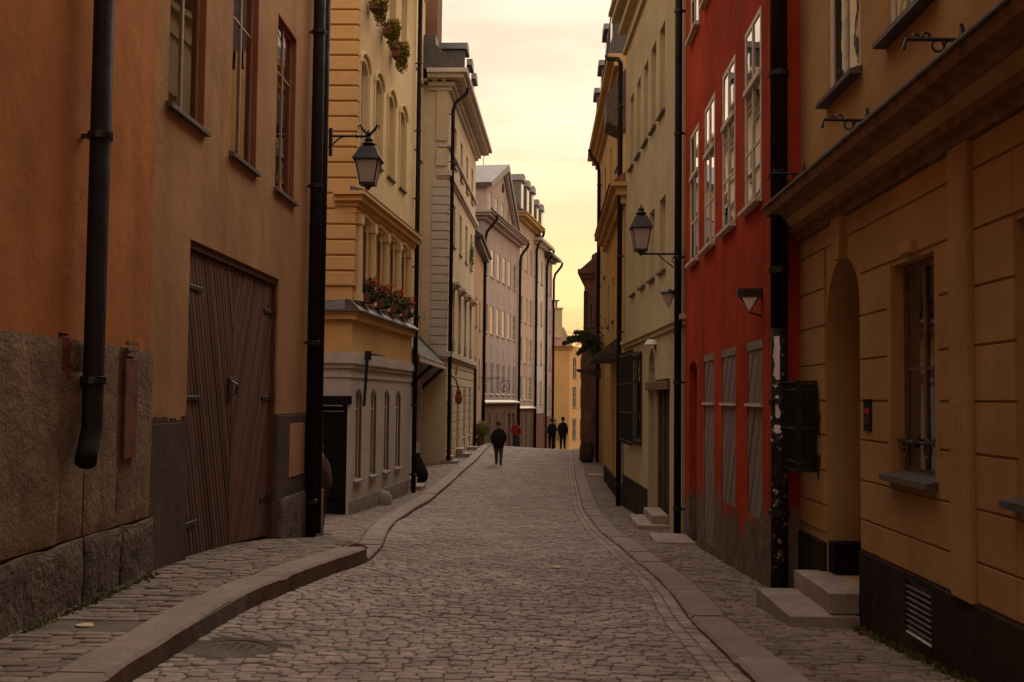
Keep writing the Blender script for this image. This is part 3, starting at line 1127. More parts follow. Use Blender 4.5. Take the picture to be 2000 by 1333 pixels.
put('rusty_hook', MB().box(.02, .14, .05, .28, -.08, .02, .006).box(.05, .10, -.08, .06, .01, .05), 'rust_metal', h, F1, 7.62, 1.72)

# --- umber house with the plank gate
h = house('umber plastered house with a wide plank gate and tall windows', F1, 0, u=13)
GU0, GU1 = 10.45, 14.05
wl = [dict(u=9.72, v=4.17, w=1.06, h=2.2), dict(u=11.72, v=4.17, w=1.06, h=2.2), dict(u=13.72, v=4.17, w=1.06, h=2.2)]
facade(h, F1, 9.42, 16.95, 1.37, 9.2, wl, 'umber_plaster', .34, 7.5, holes=[(GU0, GU1, 1.37, 3.07, 0, .30)], r=.07, rows=(.70,), bar=.022, fw=.05, frame='frame_umber', sill='lead_sheet',
       pane='clear_glass', curtain=((.04, .52), (.54, 1.02)), sill_out=.06)  # full-width pale sheets behind the glass stand in for the opposite wall's reflection
for d in wl[:3]:
    for uu in (d['u'] + .002, d['u'] + d['w'] - .014):
        put('reveal_board', MB().box(0, .012, 0, d['h'], -.056, -.002), 'rust_reveal', h, F1, uu, d['v'])
    put('head_board', MB().box(.014, d['w'] - .014, 0, .012, -.056, -.002), 'rust_reveal', h, F1, d['u'], d['v'] + d['h'] - .014)
for a, b in ((9.42, GU0), (GU1, 16.97)):
    put('base_render', MB().box(a, b, -1.2, 1.36, -.30, .03, .012), 'grey_render', h, F1)
for i in range(9):     # broken top edge of the base coat
    a = 9.44 + i * .11
    put('render_edge', MB().box(0, .105, 0, rnd(.008, .05), -.02, .025), 'grey_render', h, F1, a, 1.361)
put('plaster_patch', MB().box(0, .92, 0, .70, -.002, .012, .005), 'umber_plaster', h, F1, 14.68, .54, .03)
put('plinth_stone', rough_block(14.1, 15.6, -.9, .30, 0, .06, .012, .1, 3.), 'rough_granite', h, F1, n=.03, smooth=True)
put('plinth_stone', rough_block(15.62, 16.9, -.9, .22, 0, .06, .012, .1, 9.), 'rough_granite', h, F1, n=.03, smooth=True)
# gate: frame, two leaves of slanting boards, straps, lock
MIDU = 12.22
mb = MB().box(GU0, GU0 + .06, -.6, 3.06, -.22, -.03).box(GU1 - .06, GU1, -.6, 3.06, -.22, -.03).box(GU0 + .06, GU1 - .06, 3.0, 3.06, -.22, -.03)
put('gate_frame', mb, 'gate_wood', h, F1)
put('threshold', rough_block(GU0, GU1, -.8, -.16, -.3, -.03, .01, .1, 2.), 'rough_granite', h, F1)
for a, b, ang, n_ in ((GU0 + .065, MIDU - .006, R(23), 0), (MIDU + .006, GU1 - .065, R(-27), 1)):
    lv = put('gate_leaf', MB().box(a, b, .06 if n_ == 0 else -.10, 2.99, -.15, -.10), 'dark_board', h, F1)
    q = [(a, .05 if n_ == 0 else -.02), (b, -.04 if n_ == 0 else -.12), (b, 2.99), (a, 2.99)]
    slats(lv, q, ang, .098, -.099, -.065, 'gate_wood', .017)
    for v in (.34, 1.55, 2.62):
        x0, x1 = (a - .03, a + .52) if n_ == 0 else (b - .45, b + .03)
        put('hinge_strap', MB().box(x0, x1, v, v + .045, -.064, -.048, .004).tube([(x0 if n_ == 0 else x1, v - .05, -.04), (x0 if n_ == 0 else x1, v + .10, -.04)], .022), 'black_iron', lv)
    if n_ == 0:
        put('lock_plate', MB().box(b - .16, b - .02, 1.55, 1.80, -.064, -.045, .004), 'black_iron', lv)
        put('handle', MB().tube([(b - .09, 1.62, -.045), (b - .09, 1.62, .01), (b - .09, 1.72, .02), (b - .09, 1.76, -.045)], .012), 'black_iron', lv)
put('wall_end', wall_mesh(MB(), 0, 7.4, -1.2, 9.2, [], .1), 'umber_plaster', h, Frame(-3.305, 16.98, -90, -1))

# --- cream house beyond the alley with flower boxes
F2 = Frame(-4.05, 24, 4.1, -1)
F2s = Frame(-4.05, 24, -90, 1)
L2 = 6.95
h = house('cream house beyond the alley with geranium boxes and grey ground floor', F2, -.95)
ground_w = [dict(u=x, v=-.22, w=.66, h=2.0, rise=.14, r=.07) for x in (.42, 1.92, 3.42, 4.86)]
facade(h, F2, 0, L2, -2, 2.36, ground_w, 'putty_plaster', .30, 0, rows=(.78,), frame='frame_cream', sill='kerb_granite', sill_out=.09, bar=.03, fw=.045, pane='pane_green')
mezz = [dict(u=x, v=3.72, w=.62, h=1.75, r=.10) for x in (.62, 2.12, 3.62, 5.06)]
facade(h, F2, 0, L2, 2.36, 6.05, mezz, 'honey_plaster', .30, 0, rows=(.7,), frame='frame_brown', sill=None, pane='window_glass_warm')
for d_ in ground_w + mezz:
    put('jamb_board', MB().box(d_['w'] - .014, d_['w'] - .002, 0, d_['h'] - .14, -.055, -.002), 'frame_brown', h, F2, d_['u'], d_['v'])
arch = [dict(u=x, v=7.05, w=.74, h=2.05, rise=.22, r=.12) for x in (.42, 1.90, 3.38, 4.86)]
upp = [dict(u=x, v=10.75, w=.74, h=1.9, r=.12) for x in (.42, 1.90, 3.38, 4.86)]
facade(h, F2, 0, L2, 6.05, 13.2, arch + upp, 'cream_plaster', .28, 0, rows=(.3, .62), frame='frame_cream', pane='window_glass_warm')
for d in arch:   # eyebrow mouldings over the arched heads
    w = d['w'] / 2 + .14
    c = d['u'] + d['w'] / 2
    pts = [(c + w * math.sin(t), 9.02 + .36 * math.cos(t) - .12, .03) for t in np.linspace(-1.45, 1.45, 15)]
    put('hood_mould', MB().tube([tuple(p) for p in pts], .035, 6), 'cream_plaster', h, F2)
    put('jamb_mould', MB().box(d['u'] - .12, d['u'] - .05, 7.0, 8.92, 0, .03).box(d['u'] + d['w'] + .05, d['u'] + d['w'] + .12, 7.0, 8.92, 0, .03), 'cream_plaster', h, F2)
# side wall towards the street corner with banded courses and the black door
put('wall', wall_mesh(MB(), 0, 9, -2, 2.36, [(.06, 1.10, -1.6, 1.60, 0, .18)], .18), 'putty_plaster', h, F2s)
put('wall', wall_mesh(MB(), 0, 9, 2.36, 13.2, [], .2), 'honey_plaster', h, F2s)
for i in range(27):
    v = 3.98 + i * .335
    put('quoin_course', MB().box(-.055, 8.8, v, v + .305, -.08, .055, .02), 'honey_plaster', h, F2s)
for i in range(27):
    v = 3.98 + i * .335
    put('quoin_return', MB().box(.001, .14, v, v + .305, 0, .053, .018), 'honey_plaster', h, F2)
mb = MB().box(.10, 1.06, -1.4, 1.56, -.16, -.12)
d = put('door', mb, 'black_door', h, F2s)
put('lintel', MB().box(-.03, 1.3, 1.44, 1.62, -.02, .05, .01), 'black_door', h, F2s)
put('door_rail', MB().box(.16, 1.2, 1.40, 1.425, -.01, .03), 'pale_sheet', h, F2s)
put('door_panel', MB().box(.2, .52, -.6, .3, -.12, -.10, .01).box(.62, .96, -.6, .3, -.12, -.10, .01).box(.2, .96, .45, .95, -.12, -.10, .01), 'black_door', d)
put('door_rail', MB().box(.16, 1.0, 1.28, 1.30, -.12, -.085), 'pale_sheet', d)
put('door_knob', MB().blob((.92, .05, -.07), .035), 'pale_sheet', d)
# string courses: lead ledge, band, soffit
mb = MB().uprism([(-.1, 3.42), (.22, 3.42), (.22, 3.46), (.0, 3.68), (-.1, 3.68)], -.22, L2)
put('lead_ledge', mb, 'lead_sheet', h, F2)
mb = MB().uprism([(-.1, 3.42), (.22, 3.42), (.22, 3.46), (.0, 3.68), (-.1, 3.68)], -.001, 8.8)
put('lead_ledge', mb, 'lead_sheet', h, F2s)
cornice(h, F2, 0, L2, [(3.26, 3.42, .12)], 'honey_plaster', 'string_course', ret1=False)
cornice(h, F2, 0, L2, [(2.50, 2.56, .05), (2.32, 2.50, .10), (2.22, 2.32, .05), (2.02, 2.10, .03)], 'putty_plaster', 'string_course', ret1=False)
cornice(h, F2s, .0, 8.8, [(3.26, 3.42, .12)], 'honey_plaster', 'string_course', ret0=False)
cornice(h, F2s, .0, 8.8, [(2.50, 2.56, .05), (2.32, 2.50, .10), (2.22, 2.32, .05), (2.02, 2.10, .03)], 'putty_plaster', 'string_course', ret0=False)
# first floor order: pilasters and heavy entablature
cornice(h, F2, 0, L2 - .2, [(5.92, 6.0, .30), (5.80, 5.92, .22), (5.70, 5.80, .12), (5.56, 5.70, .07)], 'honey_plaster', 'entablature', ret1=False)
put('entablature_flashing', MB().uprism([(-.02, 6.001), (.31, 6.001), (.31, 6.02), (-.02, 6.10)], -.3, L2 - .2), 'lead_sheet', h, F2)
for x in (.25, 1.62, 3.12, 4.60, 6.05):
    mb = MB().box(x - .14, x + .14, 3.68, 3.86, 0, .15).lathe([(.10, 3.86), (.095, 4.6), (.085, 5.35)], (x, 0, .06), 12).box(x - .14, x + .14, 5.35, 5.56, 0, .15)
    put('column', mb, 'cream_plaster', h, F2)
for d_ in mezz:
    mb = MB().box(d_['u'] - .05, d_['u'] + .67, 5.50, 5.56, 0, .05).box(d_['u'] + .02, d_['u'] + .60, 5.58, 5.68, .07, .10)
    put('lintel_mould', mb, 'honey_plaster', h, F2)
put('base_course', rough_block(0, L2 - .35, -2, -.62, -.05, .05, .01, .16, 5.), 'kerb_granite', h, F2)
put('wheel_guard', MB().lathe([(.22, -1.5), (.22, -.78), (.14, -.66), (.03, -.63)], (3.1, 0, .08), 10), 'kerb_granite', h, F2, smooth=True)
cornice(h, F2, 0, L2, [(13.2, 13.5, .4)], 'cream_plaster', back=8.)
put('back_wall', wall_mesh(MB(), 0, L2, -2, 13.2, [], .2), 'cream_plaster', h, F2, n=-.9)

# --- straw house, set back, with the lean-to roof
F3 = Frame(-4.70, 31, 0, -1)
h = house('straw coloured house set back behind a drainpipe and sloping lean-to', F3, -1.02, u=8)
w3 = [dict(u=u, v=v, w=.95, h=1.75) for u in (6.2, 8.9, 11.2) for v in (4.7, 7.6, 10.7, 13.7)]
facade(h, F3, -.3, 13.0, -2, 17.2, w3, 'straw_plaster', .24, 6.0, rows=(.33, .66), r=.06, frame='frame_white')
put('shopfront', wall_mesh(MB(), 3, 12.98, -2, 2.6, [(9.2, 10.35, -.1, 2.0, 0, .15), (10.65, 11.8, -.1, 2.0, 0, .15)], .15, .9), 'putty_plaster', h, F3, n=.14)
for a in (9.2, 10.65):
    window(h, F3, a, -.1, 1.15, 2.1, r=.0, cols=2, rows=(), frame='dark_board', sill=None, name='shop_window')
mb = MB().uprism([(-.1, 4.05), (-.1, 3.90), (1.02, 2.78), (1.02, 2.90)], 3.2, 12.75)
lt = put('lean_to_roof', mb, 'roof_tin', h, F3)
for k in range(9):
    put('roof_seam', MB().uprism([(0, 3.955 + .03), (0, 3.955 - .02), (1.03, 2.88), (1.03, 2.935)], 3.5 + k * 1.12, 3.54 + k * 1.12), 'roof_tin', lt)
put('roof_edge', MB().box(3.2, 12.76, 2.70, 2.80, 1.0, 1.05), 'pale_sheet', lt)
for k in (3.4, 8.0, 12.4):
    put('bracket_beam', MB().uprism([(.15, 1.9), (.15, 2.1), (.98, 2.85), (.98, 2.70)], k, k + .12), 'dark_board', h, F3)
put('wall_lamp', MB().box(0, .3, 0, .3, .14, .2), 'pale_sheet', h, F3, 12.2, 4.6)

# --- buff house with the heavy cornice and dark mansard
F4 = Frame(-3.72, 44, 1.4, -1)
F4s = Frame(-3.72, 44, -90, 1)
L4 = 13.1
h = house('buff classical house with deep cornice and dark mansard roof', F4, -1.0)
w4 = [dict(u=u, v=11.2, w=1.0, h=1.7) for u in (2.2, 5.0, 7.8, 10.6)]
w4 += [dict(u=u, v=7.9, w=1.0, h=1.75) for u in (2.2, 5.0, 7.8, 10.6)]
w4b = [dict(u=u, v=3.62, w=1.05, h=2.5) for u in (2.2, 5.0, 7.8, 10.6)]
facade(h, F4, 0, L4, 3.2, 14.0, w4 + w4b, 'buff_plaster', .24, 7.0, r=.12, rows=(.33, .66), frame='frame_cream')
g4 = [(1.6, 2.6, -1.8, 1.9, .0, .5), (4.3, 5.5, -1.8, 2.0, .0, .5), (7.4, 8.4, -.2, 2.0, .0, .2), (10.2, 11.2, -.2, 2.0, .0, .2)]
put('wall', wall_mesh(MB(), 0, L4, -2.2, 3.2, g4, .2, 7.0), 'buff_plaster', h, F4)
for a in (7.4, 10.2):
    window(h, F4, a, -.2, 1.0, 2.2, r=.1, rows=(.4, .7), frame='frame_cream')
for a, b, t in ((1.6, 2.6, 1.9), (4.3, 5.5, 2.0)):
    put('door', MB().box(a, b, -1.8, t, -.42, -.38).box(a + .12, b - .12, .2, t - .3, -.38, -.36, .01), 'frame_brown', h, F4)
v = -.9
while v < 3.05:
    for a, b in ((0, 1.55), (2.65, 4.25), (5.55, 7.35), (8.45, 10.15), (11.25, L4)):
        if v < 2.05:
            put('rustic_block', MB().box(a, b, v, v + .34, 0, .04, .015), 'buff_plaster', h, F4)
    if v >= 2.05:
        put('rustic_block', MB().box(0, L4, v, v + .34, 0, .04, .015), 'buff_plaster', h, F4)
    v += .375
v = 3.35
while v < 10.2:
    put('quoin_block', MB().box(-.001, .62, v, v + .30, 0, .045, .015), 'pearl_plaster', h, F4s)
    put('quoin_block', MB().box(-.04, .5, v, v + .30, 0, .043, .015), 'pearl_plaster', h, F4)
    v += .345
put('wall', wall_mesh(MB(), 0, 5, -2.2, 14.0, [], .2), 'buff_plaster', h, F4s)
put('pilaster', MB().box(.05, .48, 11.75, 13.8, 0, .08, .01).box(.05, .48, 10.75, 11.45, 0, .08, .01), 'buff_plaster', h, F4s)
cornice(h, F4, 0, L4, [(10.35, 10.55, .16), (10.25, 10.35, .08), (11.5, 11.62, .10)], 'pearl_plaster', 'string_course')
cornice(h, F4, 0, L4, [(3.12, 3.22, .12), (3.22, 3.42, .20)], 'pearl_plaster', 'string_course')
put('mansard_hip', MB().box(-.5, .9, 14.463, 15.85, -3.4, -.5), 'roof_tin', h, F4)
cornice(h, F4, 0, L4, [(13.75, 13.9, .12), (13.9, 14.06, .25), (14.14, 14.3, .62), (14.3, 14.46, .78)], 'pearl_plaster', 'cornice', back=.8)
k = .1
while k < L4:
    put('dentil', MB().box(0, .16, 14.06, 14.14, 0, .42), 'pearl_plaster', h, F4, u=k, key='dentil_a')
    k += .36
k = .1
while k < 3:
    put('dentil', MB().box(0, .16, 14.06, 14.14, 0, .40), 'pearl_plaster', h, F4s, u=k, key='dentil_b')
    k += .36
for d_ in w4b:
    put('hood', MB().box(d_['u'] - .2, d_['u'] + 1.25, 6.25, 6.36, 0, .30).box(d_['u'] - .12, d_['u'] + 1.17, 6.14, 6.25, 0, .16), 'pearl_plaster', h, F4)
    put('guard_rail', MB().box(d_['u'] + .05, d_['u'] + 1.0, 3.66, 3.98, .02, .05), 'black_iron', h, F4)
mb = MB().uprism([(.72, 14.462), (.1, 14.9), (-.9, 15.8), (-5, 16.2), (-5, 14.462)], -.6, L4)
rf = put('mansard_roof', mb, 'roof_tin', h, F4)
for a in (.9, 3.1, 5.2):
    mb = MB().box(a, a + 1.0, 14.47, 15.7, -1.6, .5)
    mb.prism([(a - .12, 15.702), (a + 1.12, 15.702), (a + .8, 16.05), (a + .2, 16.05)], -1.7, .62)
    dm = put('dormer', mb, 'roof_tin', h, F4)
    put('pane', MB().box(a + .12, a + .88, 14.65, 15.6, .501, .52), 'window_glass', dm)
put('chimney', MB().box(.4, 2.0, 15.5, 21.5, -1.7, -.55).box(.3, 2.1, 21.0, 21.3, -1.8, -.45), 'brown_plaster', h, F4)

# --- narrow apricot house
F5 = Frame(-3.45, 57.3, 0.2, -1)
h = house('narrow apricot house squeezed between the buff and mauve houses', F5, -1.0)
facade(h, F5, 0, 8.6, -2.5, 9.6, [dict(u=u, v=v, w=.9, h=1.6) for u in (2, 5.4) for v in (2.2, 5.4)], 'apricot_plaster', .2, 6.0, r=.1, rows=(.5,))
cornice(h, F5, 0, 8.6, [(9.6, 9.8, .35), (9.8, 9.9, .5)], 'roof_tin')
put('roof', MB().uprism([(.5, 9.902), (-3, 12.6), (-6, 9.902)], 0, 8.6), 'roof_tin', h, F5)

# --- mauve house with the gable
F6 = Frame(-3.45, 66, 8.6, -1)
L6 = 12.35
h = house('mauve house with a wide attic gable and rows of tall windows', F6, -1.3)
us6 = [.55 + i * 1.98 for i in range(6)]
w6 = grid(us6, (9.05, 5.55), 1.05, 1.72) + grid(us6, (1.85,), 1.05, 1.9, pane='pane_grey')
facade(h, F6, 0, L6, -4, 12.15, w6, 'mauve_plaster', .2, 8.0, r=.05, rows=(.33, .66), frame='frame_cream', pane='window_glass', sill='pale_sheet', holes=[(8.6, 9.7, -2.2, .6, 0, .2), (10.3, 11.3, -2.2, .6, 0, .2)])
for a in (8.6, 10.3):
    put('door', MB().box(a, a + 1.05, -2.2, .6, -.15, -.12).box(a + .2, a + .85, -1.4, .3, -.12, -.1, .01), 'frame_brown', h, F6)
for u in us6:
    put('apron_panel', MB().box(u + .42, u + .50, 7.55, 8.3, 0, .02), 'salmon_plaster', h, F6)
    put('apron_panel', MB().box(u + .42, u + .50, 4.05, 4.8, 0, .02), 'salmon_plaster', h, F6)
cornice(h, F6, 0, L6, [(12.15, 12.35, .22), (12.35, 12.5, .5), (12.5, 12.62, .62)], 'mauve_plaster', 'cornice', back=.5)
put('gutter', MB().tube([(-.6, 12.66, .62), (L6 + .5, 12.66, .62)], .09), 'roof_tin', h, F6)
put('shop_canopy', MB().uprism([(0, 1.50), (.25, 1.38), (.25, 1.30), (0, 1.30)], .1, L6), 'pale_sheet', h, F6)
put('shopfront', wall_mesh(MB(), .05, L6 - .05, -4, 1.29, [(8.6, 9.7, -2.2, .6, 0, .2), (10.3, 11.3, -2.2, .6, 0, .2), (1.2, 2.6, -1, .7, 0, .05), (3.6, 5.0, -1, .7, 0, .05), (6.0, 7.4, -1, .7, 0, .05)], .05), 'brown_plaster', h, F6, n=.04)
for a in (1.2, 3.6, 6.0):
    put('shop_window', MB().box(a, a + 1.4, -1, .7, .0, .01), 'pane_dark', h, F6)
gw = [dict(u=u, v=12.95, w=.95, h=1.35) for u in (2.4, 4.5, 6.6, 8.7)]
poly = [(1.6, 12.5), (11.9, 12.5), (11.9, 12.7), (7.1, 16.5), (1.6, 14.4)]
mb = wall_mesh(MB(), 1.6, 10.2, 12.5, 14.4, [(d['u'], d['u'] + .95, 12.95, 14.3, 0, .2) for d in gw], .2)
mb.add([(1.6, 14.4, 0), (10.2, 14.4, 0), (9.75, 14.4, 0), (7.1, 16.5, 0)], [(0, 2, 3)])
mb.add([(10.2, 12.5, 0), (11.9, 12.5, 0), (11.9, 12.7, 0), (10.2, 14.05, 0)], [(0, 1, 2, 3)])
mb.quad((1.6, 12.5, -6), (1.6, 12.5, 0), (1.6, 14.4, 0), (1.6, 14.4, -6))
put('gable_wall', mb, 'mauve_plaster', h, F6, n=-.15)
for d in gw:
    window(h, F6.__class__(*(F6.w(0, 0, -.15)[:2]), 8.6, -1), d['u'], d['v'], .95, 1.35, r=.05, rows=(.5,), frame='frame_cream')
put('oval_window', MB().lathe([(.3, -.02), (.3, .06)], k=16), 'window_glass', h, Frame(*(F6.w(6.9, 0, -.15)[:2]), 8.6, -1), 0, 15.3).rotation_euler.x = R(90)
mb = MB().prism([(1.3, 14.35), (7.1, 16.45), (12.3, 12.5), (12.5, 12.65), (7.1, 16.9), (1.1, 14.6)], -7, .25)
put('gable_roof', mb, 'roof_grey', h, F6)
mb = MB().prism([(7.1, 16.15), (12.0, 12.5), (12.3, 12.5), (7.1, 16.44)], -.1, .12)
put('gable_mould', mb, 'mauve_plaster', h, F6)
put('chimney', MB().box(1.6, 2.7, 15.2, 17.2, -3.2, -2.4), 'brown_plaster', h, F6)

# --- salmon, grey and pearl houses closing the bend
F7 = Frame(*F6.w(L6)[:2], 9.0, -1)
h = house('salmon house with dormers beside the mauve gabled house', F7, -2.2)
facade(h, F7, 0, 7.1, -6, 14.1, grid((.8, 2.9, 5.0), (10.9, 7.1, 4.2), 1.0, 1.8) + grid((.8, 2.9, 5.0), (1.5,), 1.0, 1.7), 'salmon_plaster', .2, 8.0, r=.05, rows=(.33, .66), sill='pale_sheet', frame='frame_cream')
cornice(h, F7, 0, 7.1, [(14.1, 14.3, .25), (14.3, 14.5, .6), (14.5, 14.6, .7)], 'gold_plaster', 'cornice')
put('shop_canopy', MB().uprism([(0, 1.06), (.22, .96), (.22, .88), (0, .88)], .1, 7.0), 'pale_sheet', h, F7)
put('shopfront', wall_mesh(MB(), .05, 7.05, -6, .87, [(a, a + 1.1, -2.2, .3, 0, .05) for a in (.7, 2.6, 4.6)], .05), 'brown_plaster', h, F7, n=.04)
for a in (.7, 2.6, 4.6):
    put('shop_window', MB().box(a, a + 1.1, -2.2, .3, .0, .01), 'pane_dark', h, F7)
put('roof', MB().uprism([(.6, 14.602), (-3.2, 17.6), (-7, 14.602)], 0, 7.1), 'roof_tin', h, F7)
for a in (.6, 3.0, 5.2):
    mb = MB().box(a, a + 1.2, 14.8, 17.0, -2.5, .0).prism([(a - .15, 17.002), (a + 1.35, 17.002), (a + 1.0, 17.5), (a + .2, 17.5)], -2.6, .15)
    dm = put('dormer', mb, 'roof_grey', h, F7)
    put('pane', MB().box(a + .15, a + 1.05, 15.1, 16.8, .0, .02), 'window_glass', dm)
put('roof_aerial', MB().tube([(2.0, 17.3, -3.0), (2.0, 19.8, -3.0)], .025).tube([(1.3, 19.2, -3.0), (2.7, 19.2, -3.0)], .02).tube([(1.6, 19.5, -3.0), (2.4, 19.5, -3.0)], .02), 'roof_tin', h, F7)
F8 = Frame(*F7.w(7.1)[:2], 9.0, -1)
h = house('pale grey house second from the end of the bend', F8, -3.0)
facade(h, F8, 0, 5.2, -7, 13.4, grid((.7, 2.9), (10.6, 7.4, 4.3, 1.2), 1.0, 1.8), 'pearl_plaster', .2, 8.0, r=.05, rows=(.33, .66), frame='frame_cream')
put('shopfront', MB().box(.05, 5.15, -7, .5, 0, .12, .02), 'brown_plaster', h, F8)
cornice(h, F8, 0, 5.2, [(13.4, 13.6, .3), (13.6, 13.8, .65)], 'pearl_plaster', 'cornice')
put('roof', MB().uprism([(.65, 13.802), (-3.2, 17.2), (-7, 13.802)], 0, 5.2), 'roof_tin', h, F8)
for a in (.4, 2.6):
    dm = put('dormer', MB().box(a, a + 1.1, 14.0, 16.4, -2.5, .0).prism([(a - .1, 16.402), (a + 1.2, 16.402), (a + .9, 16.9), (a + .2, 16.9)], -2.6, .12), 'roof_grey', h, F8)
    put('pane', MB().box(a + .15, a + .95, 14.3, 16.2, .0, .02), 'window_glass', dm)
F9 = Frame(*F8.w(5.2)[:2], 9.0, -1)
h = house('mauve grey house at the very end of the bend', F9, -3.6)
facade(h, F9, 0, 3.9, -7, 12.9, grid((.5, 2.3), (10.2, 7.1, 4.0, .9), .9, 1.8), 'mauve_plaster', .2, 8.0, r=.05, rows=(.33, .66), frame='frame_cream')
put('shopfront', MB().box(.05, 3.85, -7, .2, 0, .12, .02), 'brown_plaster', h, F9)
cornice(h, F9, 0, 3.9, [(12.9, 13.1, .3), (13.1, 13.3, .7)], 'roof_tin', 'cornice')
put('roof', MB().uprism([(.65, 13.302), (-3.2, 16.2), (-7, 13.302)], 0, 3.9), 'roof_tin', h, F9)

# --- amber house across the end of the street
F10 = Frame(.6, 106, 82, -1)
F10s = Frame(*F10.w(2.15)[:2], 8, 1)
F10b = Frame(*F10.w(2.15)[:2], 30, -1)
h = house('amber yellow house with red tiled roof closing the view', F10, -5)
put('wall', wall_mesh(MB(), -8, 2.15, -9, 6.6, [], .2), 'amber_plaster', h, F10)
facade(h, F10b, 0, 16, -9, 6.6, grid([.7 + 1.5 * i for i in range(10)], (3.6, .8, -2.2), .75, 2.0), 'honey_plaster', .2, 0, r=.05, rows=(.5,), frame='frame_cream', pane='pane_dark')
cornice(h, F10, -8, 2.3, [(6.3, 6.6, .2)], 'amber_plaster', 'cornice')
mb = MB().add([(-8, 6.61, .35), (2.4, 6.61, .35), (2.4, 8.7, -5.0), (-8, 8.7, -5.0)], [(0, 1, 2, 3)])
mb.add([(2.4, 6.61, .35), (2.4, 6.61, -10), (2.4, 8.7, -5.0)], [(0, 1, 2)])
mb.add([(-8, 6.45, .35), (2.4, 6.45, .35), (2.4, 6.609, .35), (-8, 6.609, .35)], [(0, 1, 2, 3)])
put('roof', mb, 'roof_tiles', h, F10)
put('chimney', MB().box(.45, 1.75, 7.0, 10.4, -3.2, -2.0).box(.35, 1.85, 10.25, 10.4, -3.3, -1.9), 'olive_plaster', h, F10)
mb = MB()
for a in (.8, 1.2):
    mb.box(a, a + .12, 10.402, 11.05, -2.9, -2.78).box(a, a + .12, 10.402, 11.05, -2.5, -2.38)
mb.box(.65, 1.5, 11.05, 11.15, -3.0, -2.2)
put('chimney_pot', mb, 'roof_tin', h, F10)
# --- alley end and a plain house beyond it
FA = Frame(-13, 15, 0, -1)
h = house('shadowed plaster house at the back of the alley', FA, -.8)
put('wall', wall_mesh(MB(), 0, 12, -2, 12, [], .2, 3.), 'gold_plaster', h, FA)

# ------------------------------------------------------------------ right side houses
# --- ochre house with ruled courses, niche door and ledge (nearest, right)
G1 = Frame(2.5, 0, 0, 1)
U1 = 10.875
h = house('ochre house with ruled plaster courses, arched doorway and broad ledge', G1, 0, u=8)
NI = (8.84, 9.91, .13, 2.80, .50, .42)
lw = [dict(u=7.17, v=1.10, w=.88, h=1.47), dict(u=5.08, v=1.10, w=.88, h=1.47)]
facade(h, G1, -14, U1, -1, 3.3, lw, 'ochre_plaster', .20, 8.0, holes=[NI], r=.09, rows=(.5,), cols=2, fw=.055, bar=.022, frame='frame_brown', pane='clear_glass', sill='lead_sheet', sill_out=.09,
       curtain=((.04, .43), (.45, .84)))  # pale sheets across the panes imitate the wall reflected in the glass
uw = [dict(u=8.82, v=4.22, w=1.0, h=1.95), dict(u=7.12, v=4.22, w=1.0, h=1.95), dict(u=5.4, v=4.22, w=1.0, h=1.95)]
facade(h, G1, -14, U1, 3.3, 14.5, uw, 'ochre_plaster', .20, 8.0, r=.03, rows=(.55,), fw=.09, frame='frame_cream', pane='window_glass_warm', sill='roof_tin', sill_out=.10)
J = [.465, .70, 1.0, 1.31, 1.61, 1.93, 2.27, 2.60, 2.95, 3.13]
def courses(u0, u1, js, n=.014):
    for a, b in zip(js, js[1:]):
        put('course_block', MB().box(u0, u1, a + .008, b - .008, -.002, n, .003), 'ochre_plaster', h, G1)
courses(9.925, 10.868, J)
courses(8.132, 8.832, J[2:8])
courses(6.825, 7.088, J[2:8])
courses(6.825, 8.832, J[:3])
courses(6.825, 9.21, [2.60, 2.95, 3.13][1:])
courses(6.825, 8.832, [2.60, 2.95])
courses(9.53, 9.92, [2.95, 3.13])
courses(5.97, 6.525, J)
courses(3.305, 5.0, J)
courses(5.0, 5.965, [2.60, 2.95, 3.13])
courses(5.0, 5.965, [.465, .70, 1.0])
put('pilaster', MB().box(6.53, 6.82, .46, 3.13, -.002, .055, .012), 'ochre_plaster', h, G1)
put('pilaster', MB().box(3.0, 3.3, .46, 3.13, -.002, .055, .012), 'ochre_plaster', h, G1)
put('keystone', MB().prism([(9.28, 2.78), (9.46, 2.78), (9.52, 3.13), (9.22, 3.13)], -.1, .06), 'ochre_plaster', h, G1)
put('window_surround', MB().box(7.09, 7.165, 1.008, 2.592, -.01, .0145), 'ochre_plaster', h, G1)
put('window_surround', MB().box(8.055, 8.13, 1.008, 2.592, -.01, .0145), 'ochre_plaster', h, G1)
put('surround_crest', MB().box(7.5, 7.72, 2.60, 2.68, 0, .06, .01), 'ochre_plaster', h, G1)
for a, b in ((-14, 5.0), (5.0, 7.0), (7.0, 7.22), (7.745, 8.83)):
    put('base_render', MB().box(a, b, -1, .46, -.02, .032, .01), 'soot_render', h, G1)
put('base_render', MB().box(7.22, 7.745, .42, .46, -.02, .032), 'soot_render', h, G1)
put('base_render', MB().box(7.22, 7.745, -1, .05, -.02, .032), 'soot_render', h, G1)
put('base_render', MB().box(9.92, U1, -1, .38, -.02, .032, .01), 'soot_render', h, G1)
gr = put('vent_grille', MB().box(7.225, 7.74, .052, .418, .002, .008), 'black_iron', h, G1)
for k in range(9):
    put('vent_bar', MB().uprism([(.008, .07 + k * .038), (.028, .062 + k * .038), (.028, .068 + k * .038), (.008, .084 + k * .038)], 7.24, 7.73), 'black_iron' if k else 'pale_sheet', gr)
